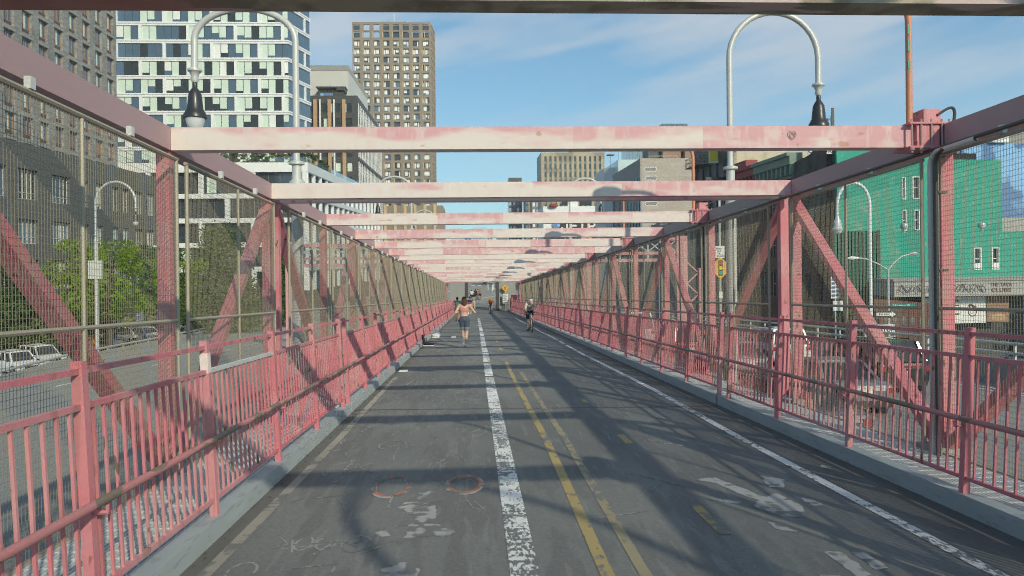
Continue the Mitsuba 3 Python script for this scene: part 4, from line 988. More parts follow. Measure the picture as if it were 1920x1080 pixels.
put(t + '__dormer', MB().box(44.5, 46, 59.5, 60.5, 11.25, 13), 'mat_white_paint')
t = thing('rooftop_billboard_frame', 'small dark billboard frame standing on a rooftop beside the black street lamp', 'sign frame')
b = MB().bar([44.3, 92, 17.7], [47.2, 92, 19.9], .12, .12).bar([44.3, 92, 16.4], [47.2, 92, 18], .1, .1)
for k in range(6): b.box(44.4 + .5 * k, 44.5 + .5 * k, 91.9, 92.1, 14, 18.2 + .36 * k)
b.box(47.0, 47.3, 91.9, 92.1, 12, 21); put(t + '__frame', b, 'mat_charcoal'); put(t + '__support_block', MB().box(42, 50, 92.2, 100, GZ, 14.5), 'mat_stone')

# ---------------------------------------------------------------- street lamps
def arch_lamp(x, y, zb, sgn, label, reach=1.92, ztop=6.9, r=.062, plate=False, spring=5.95):
    t = thing('street_lamp', label, 'street lamp', 'arched street lamps beside the walkway')
    R = reach / 2; c = x + sgn * R
    pts = [[x, y, zb], [x, y, 3.3]]; put(t + '__lower_pole', MB().tube(pts, .112, 14), 'mat_steel', smooth=50)
    col = MB()
    for z in (3.25, 3.62): col.lathe([(.113, z - .04), (.15, z - .03), (.15, z + .02), (.08, z + .04)], (x, y, 0), 14)
    col.lathe([(.09, 3.3), (.09, 3.6)], (x, y, 0), 14); put(t + '__collar', col, 'mat_steel', smooth=40)
    k = (ztop - spring) / R
    pts = [[x, y, 3.55], [x, y, spring]] + [[c - sgn * R * math.cos(a), y, spring + k * R * math.sin(a)] for a in np.linspace(.14, math.pi - .05, 18)] + [[x + sgn * reach, y, spring], [x + sgn * reach, y, 5.32]]
    put(t + '__arch', MB().tube(pts, r, 12), 'mat_steel', smooth=50); lx = x + sgn * reach
    put(t + '__finial', MB().lathe([(.065, 5.42), (.13, 5.40), (.13, 5.36), (.09, 5.33), (.06, 5.26), (.075, 5.2), (.05, 5.15)], (lx, y, 0), 14), 'mat_steel', smooth=40)
    put(t + '__lamp_shade', MB().lathe([(0.032, 5.24), (0.048, 5.1), (0.044, 5.05), (0.080, 5.0), (0.116, 4.93), (0.132, 4.80), (0.144, 4.66), (0.184, 4.58), (0.208, 4.54), (0.212, 4.48), (0.176, 4.47)], (lx, y, 0), 20), 'mat_black', smooth=35)
    put(t + '__globe', MB().lathe([(0.172, 4.48), (0.164, 4.40), (0.136, 4.30), (0.088, 4.24), (0.001, 4.215)], (lx, y, 0), 20), 'mat_globe', smooth=60)
    if plate: put(t + '__sign_plate', MB().box(x - .45, x + .45, y - .16, y - .12, plate - .6, plate + .6), 'mat_beige_metal')


rz = lambda y: RZ - SLOPE * y
arch_lamp(-3.35, 13.9, rz(13.9), -1, 'arched grey street lamp with black shade, in front of the white tower', 1.88, 6.55)
arch_lamp(5.45, 15.0, rz(15), 1, 'arched grey street lamp with black shade, large against the sky on the right', 1.93, 6.92)
arch_lamp(5.02, -6.9, rz(-6.9), 1, 'arched grey street lamp beside the right truss behind the camera', 1.93, 7.2, spring=6.2)
arch_lamp(-3.72, 43.5, rz(43.5), -1, 'arched street lamp whose white top crosses the foot of the tan tower', 2.0, 6.75)
arch_lamp(6.05, 45.0, rz(45), 1, 'arched street lamp in front of the sandy striped building', 1.95, 6.75)
arch_lamp(-4.0, 73.0, rz(73), -1, 'thin arched lamp far down the left truss below the tan tower', 2.0, 6.75)
arch_lamp(-24.7, 48.5, -5.6, 1, 'white arched lamp with a grey sign plate on its pole, behind the left mesh', 2.55, 7.1, .075, 1.35, 5.7)
t = thing('street_lamp', 'thin white arched lamp in front of the green building, right', 'street lamp', None)
put(t + '__pole', MB().tube([[22.6, 40, GZ], [22.6, 40, 4.6]] + [[21.65 + .95 * math.cos(a), 40, 4.6 + 1.25 * math.sin(a)] for a in np.linspace(.1, math.pi, 14)] + [[20.7, 40, 4.0]], [.09] * 15 + [.06, .06], 10), 'mat_white_panel', smooth=50)
put(t + '__lamp_head', MB().lathe([(.05, 4.05), (.2, 3.6), (.22, 3.3), (.3, 3.25), (.2, 3.0), (.01, 2.9)], (20.7, 40, 0), 14), 'mat_globe', smooth=50)
t = thing('street_lamp', 'twin armed street light standing before the green wall above the one way sign', 'street lamp')
put(t + '__pole', MB().tube([[26.6, 45, GZ], [26.6, 45, .75]], .085, 10), 'mat_steel', smooth=50)
put(t + '__arm', MB().tube([[26.6, 45, .75], [25.9, 45, 1.15], [25.2, 45, 1.45], [24.6, 45, 1.53]], .05, 8).tube([[26.6, 45, .75], [27.0, 45, 1.2], [27.5, 45, 1.6], [28.05, 45, 1.75]], .05, 8), 'mat_steel', smooth=50)
put(t + '__lamp_head', MB().tube([[24.65, 45, 1.53], [24.2, 45, 1.53], [23.95, 45, 1.52]], [.06, .13, .05], 8), 'mat_white_panel'); put(t + '__lamp_head', MB().tube([[28.0, 45, 1.75], [28.4, 45, 1.78], [28.6, 45, 1.78]], [.06, .12, .05], 8), 'mat_steel')
b = MB(); plain('mat_sign_green', (.02, .27, .19), .4)
put(t + '__street_name_sign', MB().box(26.75, 28.3, 44.9, 44.94, -1.78, -1.42), 'mat_sign_green'); wall_text(t + '__street_name_sign', 'Warren St', 26.85, 44.89, -1.68, .2, 'mat_white_paint', .01, .85)
put(t + '__one_way_sign', MB().box(25.65, 27.1, 44.88, 44.92, -2.32, -1.88), 'mat_black_paint')
ar = [(25.72, -2.2), (26.72, -2.2), (26.72, -2.28), (27.02, -2.1), (26.72, -1.92), (26.72, -2.0), (25.72, -2.0)]
m = trimesh.creation.extrude_polygon(Polygon(ar), .01, engine='earcut'); v = np.array(m.vertices); put(t + '__one_way_arrow', (np.stack([v[:, 0], 44.875 - v[:, 2], v[:, 1]], 1), np.array(m.faces)), 'mat_white_paint'); wall_text(t + '__one_way_letters', 'ONE WAY', 25.78, 44.86, -2.15, .1, 'mat_black_paint', .004, 1.2)
put(t + '__white_sign', MB().box(25.7, 26.9, 44.86, 44.9, -3.35, -2.75), 'mat_white_paint'); wall_text(t + '__white_sign', 'STOP', 25.85, 44.85, -3.2, .28, 'mat_black_paint', .006, 1.0); put(t + '__white_sign', MB().box(25.75, 26.85, 44.86, 44.9, -3.85, -3.5), 'mat_white_paint')
for (x, y, z, s, lab) in ((-45.2, 70, 3.3, 1, 'thin curved street light at the left edge before the dark office building'), (-33.0, 71, 2.3, 1, 'thin curved street light leaning over the yellow green tree')):
    t = thing('street_lamp', lab, 'street lamp'); put(t + '__pole', MB().tube([[x, y, GZ], [x, y, z - .6], [x + .3, y, z + .3], [x + 1.0, y, z + .85], [x + 2.0, y, z + 1.0]], [.08, .07, .05, .05, .04], 8), 'mat_steel', smooth=50)
    put(t + '__lamp_head', MB().tube([[x + 1.9, y, z + 1.0], [x + 2.3, y, z + 1.02], [x + 2.6, y, z + 1.0]], [.05, .12, .04], 8), 'mat_white_panel')

# ---------------------------------------------------------------- road signs
def diamond(cx, cy, cz, s): return Polygon([(cx - s, cz), (cx, cz - s), (cx + s, cz), (cx, cz + s)]).buffer(.03)


def flat(key, g, y0, m, d=.006):
    b = MB()
    for q in getattr(g, 'geoms', [g]):
        e = trimesh.creation.extrude_polygon(q, d, engine='earcut'); v = np.array(e.vertices); b.add(np.stack([v[:, 0], y0 - v[:, 2], v[:, 1]], 1), e.faces[:, ::-1])
    return put(key, b, m)


from shapely.geometry import Point, box as sbox
plain('mat_sign_yellow', (.78, .42, .02), .4); plain('mat_red_paint', (.5, .03, .03), .4); plain('mat_green_signal', (.02, .33, .27), .4)
t = thing('traffic_sign', 'yellow diamond signal ahead sign below a white text sign on a thin pole, right truss', 'sign')
put(t + '__pole', MB().tube([[6.95, 20.05, rz(20)], [6.95, 20.05, 3.35]], .035, 8), 'mat_steel', smooth=40)
flat(t + '__yellow_sign', diamond(6.945, 0, 1.42, .28), 20.0, 'mat_sign_yellow', .01); flat(t + '__signal_picture', sbox(6.885, 1.2, 7.005, 1.64), 19.985, 'mat_charcoal')
for dz_, m in ((.14, 'mat_red_paint'), (0, 'mat_yellow_paint'), (-.14, 'mat_green_signal')): flat(t + '__signal_picture', Point(6.945, 1.42 + dz_).buffer(.052), 19.976, m)
put(t + '__text_sign', MB().box(6.80, 7.06, 19.98, 20.0, 1.70, 2.04), 'mat_white_paint')
for k, s_ in enumerate(('DO NOT', 'WAIT', 'IN', 'ROADWAY', '')):
    if s_: wall_text(t + '__text_lines', s_, 6.82 + .02 * (k % 2) + (.06 if s_ == 'IN' else 0), 19.975, 1.95 - .07 * k, .032, 'mat_black_paint', .003, 1.0)
put(t + '__small_sign', MB().box(6.9, 7.0, 20.0, 20.01, .55, .75), 'mat_white_paint')
t = thing('warning_sign', 'round headed yellow warning diamond and white text plate on the pier at the tunnel end', 'sign')
flat(t + '__yellow_sign', diamond(3.4, 0, -1.5, .36), 79.9, 'mat_sign_yellow', .02); flat(t + '__picture', Polygon([(3.33, -1.68), (3.47, -1.68), (3.43, -1.45), (3.49, -1.36), (3.33, -1.36)]), 79.87, 'mat_black_paint')
put(t + '__pole', MB().tube([[3.4, 79.95, -4.1], [3.4, 79.95, -1.3]], .04, 8), 'mat_steel'); put(t + '__text_plate', MB().box(3.12, 3.72, 79.9, 79.93, -3.2, -2.2), 'mat_white_paint')
for k in range(4): wall_text(t + '__text_lines', ('WALK', 'BIKE', 'KEEP', 'RIGHT')[k], 3.18, 79.89, -2.45 - .24 * k, .13, 'mat_black_paint', .01, .9)
t = thing('parking_sign', 'blue and white sign board with a white lower plate beside the brown shrub', 'sign')
put(t + '__pole', MB().tube([[21.55, 42, GZ], [21.55, 42, .5]], .05, 8), 'mat_steel'); put(t + '__board', MB().box(21.25, 21.75, 41.9, 41.94, -.85, .45), 'mat_white_paint')
for k in range(5): put(t + '__board_marking', MB().box(21.28, 21.48, 41.885, 41.9, -.75 + .24 * k, -.6 + .24 * k).box(21.53, 21.72, 41.885, 41.9, -.72 + .24 * k, -.57 + .24 * k), 'mat_window_blue')
plain('mat_window_blue', (.09, .13, .22), .5); put(t + '__lower_plate', MB().box(21.35, 21.95, 41.88, 41.92, -1.6, -1.0), 'mat_white_paint')

# pink lattice gantries of the railway portal seen through the screens
for (x0, x1, y, z1, lab) in ((7.2, 13.4, 46, 3.1, 'pink steel lattice gantry over the right roadway behind the mesh'), (-12.5, -4.6, 50, 3.0, 'pink steel lattice gantry over the left roadway behind the mesh')):
    t = thing('lattice_gantry', lab, 'gantry'); b = MB()
    for x in (x0, x1): put(t + '__leg', MB().box(x - .35, x + .35, y - .2, y + .2, rz(y), z1), 'mat_pink_paint')
    for z in (z1 - .2, z1 - 1.1, z1 - 1.55): put(t + '__chord', MB().box(x0 + .36, x1 - .36, y - .1, y + .1, z - .1, z + .1), 'mat_pink_paint')
    n = 6
    for k in range(n):
        xa, xb = x0 + .36 + (x1 - x0 - .72) * k / n, x0 + .36 + (x1 - x0 - .72) * (k + 1) / n
        b.bar([xa, y, z1 - 1.0], [xb, y, z1 - .3], .07, .07); b.bar([xb, y, z1 - 1.0], [xa, y, z1 - .3], .07, .07); b.box(xb - .05, xb + .05, y - .05, y + .05, z1 - 1.5, z1 - .3)
    put(t + '__lattice', b, 'mat_beige_metal')
    c = MB()
    for k in range(3): c.bar([x1 + .36, y, -2.8 + 1.4 * k], [x1 + 1.1, y, -2.1 + 1.4 * k], .08, .08); c.bar([x1 + 1.1, y, -2.1 + 1.4 * k], [x1 + .36, y, -1.4 + 1.4 * k], .08, .08)
    c.box(x1 + 1.1, x1 + 1.35, y - .15, y + .15, rz(y), 1.0); put(t + '__brace', c, 'mat_pink_paint')
# grey piers at the end of the tunnel
for (x0, x1, y, lab) in ((-2.75, -.72, 80.5, 'pale stone pier on the left at the tunnel end'), (2.74, 4.6, 80.5, 'pale stone pier with a dark edge on the right at the tunnel end')):
    t = thing('stone_pier', lab, 'pier'); put(t + '__shaft', MB().box(x0, x1, y, y + 3, -5, .35), 'mat_stone'); e = x1 if x0 < 0 else x0
    put(t + '__steel_edge', MB().box(e - .28 if x0 < 0 else e - .36, e + .02 if x0 < 0 else e - .003, y - .15, y + .5, -2.5 if x0 < 0 else -4.4, .34), 'mat_charcoal'); put(t + '__cap', MB().box(x0 - .1, x1 + .1, y - .1, y + 3.1, .35, .6), 'mat_stone')
for x in (CL + .02, CR - .02):
    pass
t = thing('tunnel_end_portal', 'pink steel posts and hood framing the end of the walkway', 'portal')
for x in (-2.9, 4.72): put(t + '__post', MB().box(x - .14, x + .14, 75.0, 75.3, -4.2, -.6), 'mat_pink')
put(t + '__hood', MB().box(3.9, 4.58, 76, 77.2, -2.5, -2.1).box(4.1, 4.5, 76.2, 77, -3.6, -2.5), 'mat_pink'); put(t + '__side_panel', MB().box(-2.85, -1.95, 75.5, 75.6, -4.2, -2.95), 'mat_pink')

# ---------------------------------------------------------------- trees
def leafmat(key, c):
    scene[key] = {'type': 'principledthin', 'base_color': rgb(*c), 'roughness': .6, 'diff_trans': .7, 'spec_trans': 0.0}


leafmat('mat_leaf_lime', (.23, .33, .045)); leafmat('mat_leaf_green', (.095, .17, .045)); leafmat('mat_leaf_dark', (.05, .10, .03)); leafmat('mat_leaf_olive', (.19, .24, .10)); leafmat('mat_leaf_brown', (.16, .115, .06))
plain('mat_bark', (.10, .08, .06), .9)


def tree(name, x, y, z0, z1, rad, mat, label, n=3800, seed=1, shape='round', leaf=.13, low=.28, clumps=26, group=None, mat2=None):
    t = thing(name, label, 'tree' if 'tree' in name else 'shrub', group); g = np.random.default_rng(seed); H = z1 - z0
    b = MB(); top = z0 + H * (.72 if low > .1 else .5); b.tube([[x, y, z0], [x + .1, y, z0 + H * .3], [x - .05, y + .1, top]], [.05 + H * .02, .035 + H * .014, .03], 8)
    cs = []
    for k in range(clumps):
        h = low + (1 - low) * (k + .5) / clumps; a = k * 2.4 + g.uniform(0, .8)
        if shape == 'cone': rr = rad * (1.02 - h) ** .8 / (1 - low) ** .8
        else: rr = rad * math.sqrt(max(.05, 1 - ((h - .62) / (.52 if h > .62 else .5)) ** 2))
        d = rr * math.sqrt(g.uniform(.05, 1)) * .85; c = np.array([x + d * math.cos(a), y + d * math.sin(a), z0 + H * h * .96]); cs.append((c, rad * g.uniform(.22, .40)))
        b.tube([[x, y, z0 + H * h * .62], [(x + c[0]) / 2, (y + c[1]) / 2, z0 + H * h * .84], c], [.05, .035, .012], 5)
    put(t + '__trunk', b, 'mat_bark', smooth=60)
    for part, (m, frac) in enumerate(((mat, 1.0),) if not mat2 else ((mat, .62), (mat2, .38))):
        cl = cs if not mat2 else [c for i, c in enumerate(cs) if (i % 5 < 3) == (part == 0)]
        N = int(n * frac); idx = g.integers(0, len(cl), N); dirs = g.normal(size=(N, 3)); dirs /= np.linalg.norm(dirs, axis=1, keepdims=True)
        rad_ = np.array([c[1] for c in cl])[idx] * g.uniform(.35, 1.05, N) ** .6; P_ = np.array([c[0] for c in cl])[idx] + dirs * rad_[:, None] * [1.15, 1.15, .62]
        nrm = dirs * .6 + g.normal(size=(N, 3)) * .6 + [0, 0, .5]; nrm /= np.linalg.norm(nrm, axis=1, keepdims=True)
        u_ = np.cross(nrm, g.normal(size=(N, 3))); u_ /= np.linalg.norm(u_, axis=1, keepdims=True); w_ = np.cross(nrm, u_); s_ = (leaf * g.uniform(.6, 1.3, N))[:, None]
        v = np.stack([P_ - u_ * s_, P_ + w_ * s_ * .5, P_ + u_ * s_, P_ - w_ * s_ * .5], 1).reshape(-1, 3); k = np.arange(N)[:, None] * 4; f = np.vstack([k + [0, 1, 2], k + [0, 2, 3]])
        q = put(t + '__crown', (v, f), m); labels[q] = {'kind': 'stuff'}


tree('street_tree', -29.6, 60, GZ, 3.7, 4.3, 'mat_leaf_lime', 'yellow green street tree behind the pole with the sign plate', 5200, 2, leaf=.2, clumps=26, low=.42)
tree('street_tree', -28.4, 68, GZ, 3.4, 3.6, 'mat_leaf_green', 'deep green young tree just right of the yellow green one', 5200, 3, leaf=.17, clumps=18, mat2='mat_leaf_lime', low=.4)
tree('street_tree', -27.6, 80, GZ, 5.7, 5.2, 'mat_leaf_olive', 'large dense grey green tree before the white podium building', 15000, 4, 'cone', .2, .1, 80, mat2='mat_leaf_green')
tree('street_tree', -24.2, 92, GZ, 3.2, 3.6, 'mat_leaf_green', 'smaller dark green tree right of the large grey green one', 6000, 5, 'cone', .2, .12, 34)
tree('street_tree', -41.5, 66, GZ, 2.2, 4.6, 'mat_leaf_green', 'dark green tree at the left edge before the office building', 7000, 6, leaf=.2, clumps=26, low=.25, mat2='mat_leaf_dark')
tree('street_tree', -37.4, 72, GZ, 1.0, 3.2, 'mat_leaf_green', 'dark tree between the left edge tree and the yellow green tree', 4800, 7, leaf=.2, clumps=16)
for i, (x, y, r, h) in enumerate(((-40.2, 66.5, 2.6, 2.7), (-37.6, 68.5, 2.0, 2.2), (-42.6, 64, 2.6, 3.0))): tree('shrub', x, y, GZ, GZ + h + 1.2, r, 'mat_leaf_olive', ('olive shrub behind the white parked cars at the left edge', 'olive shrub left of the orange barrel', 'tall olive shrub leftmost of the parked cars row')[i], 1800, 30 + i, leaf=.16, clumps=14, low=.05)
for i, (x, y) in enumerate(((-28.5, 104), (-32.5, 100))): tree('street_tree', x, y, GZ, .2 + i, 3.4, 'mat_leaf_dark', ('dark tree low behind the barrier, far left roadway', 'dark tree behind the far parked dark cars')[i], 2600, 40 + i, leaf=.2, clumps=18, low=.2)
tree('dry_shrub', 23.2, 44, -4.6, -.6, .85, 'mat_leaf_brown', 'dry brown shrub standing before the dark green corrugated fence', 1800, 50, leaf=.09, clumps=16, low=.05)
tree('street_tree', 41.6, 44, GZ, .9, 2.6, 'mat_leaf_dark', 'dark green tree at the right edge in front of the shop', 3600, 51, leaf=.14, clumps=22, low=.1)
tree('shrub', 36.6, 33.5, -5.5, -3.1, .9, 'mat_leaf_olive', 'small olive shrub at the right edge above the concrete wall', 900, 52, leaf=.1, clumps=9, low=.02)
tree('street_tree', 31, 112, GZ, 4.4, 3.0, 'mat_leaf_green', 'tree among the olive grey house fronts on the right', 2400, 53, leaf=.2, clumps=18)
# roof garden on the podium building
for i in range(7):
    x = -43.0 + 2.35 * i; tree('roof_garden_shrub', x, 124.6 + (i % 2) * .6, 18.05, 20.6 + .5 * ((i * 5) % 3), 1.5, 'mat_leaf_olive' if i % 3 else 'mat_leaf_green', f'{ORD[i]} shrub from the left on the white podium roof terrace', 700, 60 + i, leaf=.2, clumps=10, low=.02, group='shrubs of the roof terrace')
for i in range(3): tree('roof_garden_shrub', -28.7 + .25 * i, 127.5 + 4.5 * i, 18.05, 21.4 - .5 * i, 1.3, 'mat_leaf_green', ('shrub at the corner of the podium roof terrace', 'second shrub from the corner along the terrace side', 'third shrub from the corner along the terrace side')[i], 700, 80 + i, leaf=.2, clumps=9, low=.02, group='shrubs of the roof terrace')

# ---------------------------------------------------------------- cars
plain('mat_car_white', (.72, .73, .73), .25, clear=1.0); plain('mat_car_black', (.018, .02, .022), .22, clear=1.0); plain('mat_car_grey', (.20, .21, .22), .28, .3, clear=1.0); plain('mat_car_silver', (.42, .44, .45), .3, .5, clear=1.0); plain('mat_car_green', (.03, .09, .06), .25, clear=1.0); plain('mat_car_navy', (.03, .04, .07), .25, clear=1.0); plain('mat_car_red', (.30, .02, .02), .25, clear=1.0)
plain('mat_tyre', (.02, .02, .02), .85); plain('mat_rim', (.42, .42, .43), .3, .8); plain('mat_car_glass', (.02, .026, .03), .05, spec=.9); plain('mat_tail_lamp', (.30, .012, .015), .25, clear=1.0); plain('mat_head_lamp', (.65, .67, .68), .15, clear=1.0); plain('mat_plate', (.72, .70, .60), .5); plain('mat_trim', (.03, .03, .03), .6)
carcache = {}


def car_parts(kind):
    """meshes of one car, nose towards +y, centred, wheels on z = 0"""
    L, Wd, H, belt, hood, roof = {'sedan': (4.7, 1.82, 1.45, .93, .86, (-1.55, -.95, .55, 1.35)), 'suv': (4.75, 1.9, 1.76, 1.10, 1.04, (-2.2, -2.0, .45, 1.15)), 'van': (5.4, 2.0, 2.25, 1.25, 1.2, (-2.6, -2.5, .9, 1.7))}[kind]
    h = L / 2; w = Wd / 2; sec = []
    for y, zt, ww, zb in ((-h, belt * .78, .86, .42), (-h + .06, belt * .93, .93, .30), (-h + .35, belt * (.99 if kind != 'sedan' else 1.02), .985, .24), (-h * .3, belt, 1, .22), (h * .32, belt * .99, 1, .22), (h - .9, hood, .985, .22), (h - .25, hood * .90, .93, .26), (h - .05, hood * .80, .86, .32), (h, hood * .66, .80, .40)):
        sec.append([[-w * ww * .93, y, zb], [-w * ww, y, zb + .18], [-w * ww, y, zt * .72], [-w * ww * .94, y, zt * .96], [-w * ww * .80, y, zt], [w * ww * .80, y, zt], [w * ww * .94, y, zt * .96], [w * ww, y, zt * .72], [w * ww, y, zb + .18], [w * ww * .93, y, zb]])
    V = np.array(sec).reshape(-1, 3); n = 10; f = []
    for i in range(len(sec) - 1):
        for k in range(n): a, c = i * n + k, i * n + (k + 1) % n; f += [[a, c, c + n], [a, c + n, a + n]]
    for k in range(1, n - 1): f += [[0, k, k + 1], [(len(sec) - 1) * n, (len(sec) - 1) * n + k + 1, (len(sec) - 1) * n + k]]
    body = MB().add(V, f); y0, y1, y2, y3 = roof
    def fr(i, zb, zt, s=1.0): return [[sx * w * (.90 - i) * (1 if lo else .80), yy, zb if lo else zt] for lo, (ya, yb) in ((1, (y0 + i, y3 - i)), (0, (y1 + i, y2 - i))) for yy in (ya, yb) for sx in (-1, 1)]
    glass = MB().add(fr(.012, belt * .97, H - .06), BARF); rf = MB().box(-w * .72, w * .72, y1 + .02, y2 - .02, H - .075, H - .02).box(-w * .66, w * .66, y1 + .1, y2 - .1, H - .02, H)
    B0 = np.array(fr(0, belt * .97, H - .05))
    for i in range(4): rf.bar(B0[i], B0[i + 4], .09, .10, up=(0, 1, 0))
    for s in (0, 1):
        for q in (.36, .66):
            lo = B0[s] * (1 - q) + B0[2 + s] * q; hi = B0[4 + s] * (1 - q) + B0[6 + s] * q; rf.bar(lo, hi, .06, .07, up=(0, 1, 0))
        rf.bar(B0[4 + s], B0[6 + s], .08, .08)
    arch = MB(); wheels = []; wy = (-h + .88, h - .92); R = .33 if kind == 'sedan' else .37
    for y in wy:
        for s in (-1, 1):
            arch.tube([[s * (w - .22), y, R], [s * (w + .004), y, R]], R + .07, 18); ty = MB().tube([[s * (w - .2), y, R], [s * (w + .012), y, R]], R, 18); ri = MB().tube([[s * (w + .0), y, R], [s * (w + .022), y, R]], R * .64, 12); wheels.append((ty, ri))
    hl = [MB().box(s * w * .78 - .17, s * w * .78 + .17, h - .16, h - .03, hood * .66, hood * .84) for s in (-1, 1)]; tl = [MB().box(s * w * .80 - .11, s * w * .80 + .11, -h - .006, -h + .1, belt * .70, belt * .86) for s in (-1, 1)]
    plate = MB().box(-.17, .17, -h - .02, -h - .003, .62, .78); trim = MB().box(-w * .8, w * .8, -h - .02, -h + .2, .28, .46).box(-w * .7, w * .7, h - .12, h + .01, .30, .50).box(-w * .5, w * .5, h - .06, h + .012, .55, hood * .72)
    mir = MB()
    for s in (-1, 1): mir.box(s * (w + .02) - .08, s * (w + .02) + .08, y3 - .55, y3 - .42, belt, belt + .14)
    if kind == 'suv':
        for s in (-1, 1): mir.tube([[s * w * .62, y1 + .2, H + .05], [s * w * .62, y2 - .2, H + .05]], .022, 6)
    return body, glass, rf, arch, wheels, hl, tl, plate, trim, mir


def car(kind, paint, x, y, z, rz_, label, group, bar=False, cat='car', slope=0.0):
    if kind not in carcache:
        body, glass, rf, arch, wheels, hl, tl, plate, trim, mir = car_parts(kind)
        carcache[kind] = {'body': (mikit.ply(body.get(), 'mat_car_white', smooth=32), None), 'roof': (mikit.ply(rf.get(), 'mat_car_white'), None), 'windows': (mikit.ply(glass.get(), 'mat_car_glass'), 1), 'wheel_arches': (mikit.ply(arch.get(), 'mat_trim'), 1), 'bumper': (mikit.ply(trim.get(), 'mat_trim'), 1), 'number_plate': (mikit.ply(plate.get(), 'mat_plate'), 1), 'mirrors': (mikit.ply(mir.get(), 'mat_trim'), 1),
                          'wheel': [(mikit.ply(a.get(), 'mat_tyre', smooth=40), mikit.ply(c.get(), 'mat_rim')) for a, c in wheels], 'headlight': [mikit.ply(q.get(), 'mat_head_lamp') for q in hl], 'tail_light': [mikit.ply(q.get(), 'mat_tail_lamp') for q in tl]}
    t = thing('parked_car' if 'park' in group else 'car', label, cat, group); M = T().translate([x, y, z]).rotate([0, 0, 1], rz_).rotate([1, 0, 0], -slope); C = carcache[kind]
    for nm, val in C.items():
        if nm == 'wheel':
            for a, c in val: w = place(t + '__wheel', a, M); scene[w + '__rim'] = {**c, 'to_world': M}
        elif isinstance(val, list):
            for q in val: place(t + '__' + nm, q, M)
        else:
            s = dict(val[0]);
            if val[1] is None: s['bsdf'] = {'type': 'ref', 'id': paint}
            place(t + '__' + nm, s, M)
    if bar: scene[t + '__light_strip'] = {**mikit.ply(MB().box(-.62, .62, -2.40, -2.37, .90, .95).get(), 'mat_tail_lamp'), 'to_world': M}
    return t


gp = 'cars parked behind the left barrier'
CW, CB = 'mat_car_white', 'mat_car_black'
car('suv', CW, -37.0, 60.2, GZ, -125, 'white parked car cut by the left edge, nearest in the row behind the barrier', gp)
car('suv', CW, -37.4, 64.2, GZ, -125, 'white parked car second in the row behind the barrier, with a wide windscreen', gp)
car('suv', CB, -38.4, 69.0, GZ, -125, 'black parked car in the shade beside the diagonal, behind the left barrier', gp)
car('sedan', 'mat_car_silver', -37.5, 73.0, GZ, -125, 'silver parked sedan just left of the lamp pole behind the barrier', gp)
car('sedan', CW, -38.0, 76.2, GZ, -125, 'white parked sedan directly behind the lamp pole', gp)
car('suv', CW, -38.4, 80.2, GZ, -125, 'boxy white parked car with roof rails right of the lamp pole', gp)
car('sedan', CW, -37.6, 84.2, GZ, -125, 'low white parked sedan right of the boxy white one', gp)
car('sedan', CB, -37.4, 88.3, GZ, -125, 'black parked car beyond the last white sedan', gp)
car('van', 'mat_car_grey', -41.0, 104, GZ, -100, 'dark grey van parked far behind the left barrier', gp, cat='van')
car('suv', CB, -38.5, 111, GZ, -95, 'black parked car farthest along behind the left barrier', gp); car('sedan', 'mat_car_navy', -35.5, 118, GZ, -95, 'navy parked car under the large grey green tree', gp)
gr_ = 'cars on the right roadway'; zr_ = lambda y: RZ - SLOPE * y + .01; sl = math.degrees(math.atan(SLOPE))
car('suv', CB, 14.4, 25.8, zr_(25.8), 0, 'black car with a red light strip and a yellow plate on the right roadway', gr_, True, slope=sl)
car('sedan', 'mat_car_grey', 10.75, 21.6, zr_(21.6), 0, 'dark grey car with a white plate behind the right railing', gr_, slope=sl)
car('sedan', 'mat_car_navy', 7.5, 17.0, zr_(17), 0, 'navy car low and closest to the right truss behind the pickets', gr_, slope=sl)
car('sedan', CB, 7.4, 29.5, zr_(29.5), 0, 'black car ahead of the navy one in the lane beside the truss', gr_, slope=sl)
car('sedan', 'mat_car_grey', 10.9, 30.2, zr_(30.2), 0, 'dark grey car ahead of the one with the white plate, right roadway', gr_, slope=sl)
car('suv', 'mat_car_red', 10.9, 38.0, zr_(38), 0, 'dark red car with bright tail lights behind the right railing', gr_, slope=sl)
car('suv', CW, 14.7, 35.0, zr_(35), 0, 'white car ahead of the black one on the right roadway', gr_, slope=sl)
car('sedan', 'mat_car_green', 15.6, 43.0, zr_(43), 0, 'dark green car farther on the right roadway by the wall', gr_, slope=sl)
car('van', CW, 11.0, 50.0, zr_(50), 0, 'white van far on the right roadway below the lattice gantry', gr_, cat='van', slope=sl)
car('sedan', CW, 15.0, 56.0, zr_(56), 0, 'small white car farthest on the right roadway', gr_, slope=sl); car('suv', 'mat_car_navy', 11.2, 62, zr_(62), 0, 'navy car farthest on the right roadway', gr_, slope=sl)
car('sedan', 'mat_car_green', 27.5, 38.5, GZ + 1.6, -90, 'green car on the street behind the right concrete wall', 'cars on the street behind the right wall')
t = thing('street_embankment', 'raised street surface behind the right concrete wall', 'embankment'); b = MB().box(19.9, 60, 8, 49.3, GZ - .1, GZ + 1.6); put(t + '__body', b, 'mat_asphalt_street'); labels[t] = {'kind': 'structure'}
car('van', 'mat_car_silver', 33.5, 39.5, GZ + 1.6, -90, 'pale graffiti covered van in front of the posters on the right', 'cars on the street behind the right wall', cat='van')
car('suv', 'mat_olive', 36.8, 37.0, GZ + 1.6, -90, 'olive jeep with a round lamp at the right edge', 'cars on the street behind the right wall'); plain('mat_olive', (.07, .065, .03), .5)
g2 = 'small cars far along the avenue'
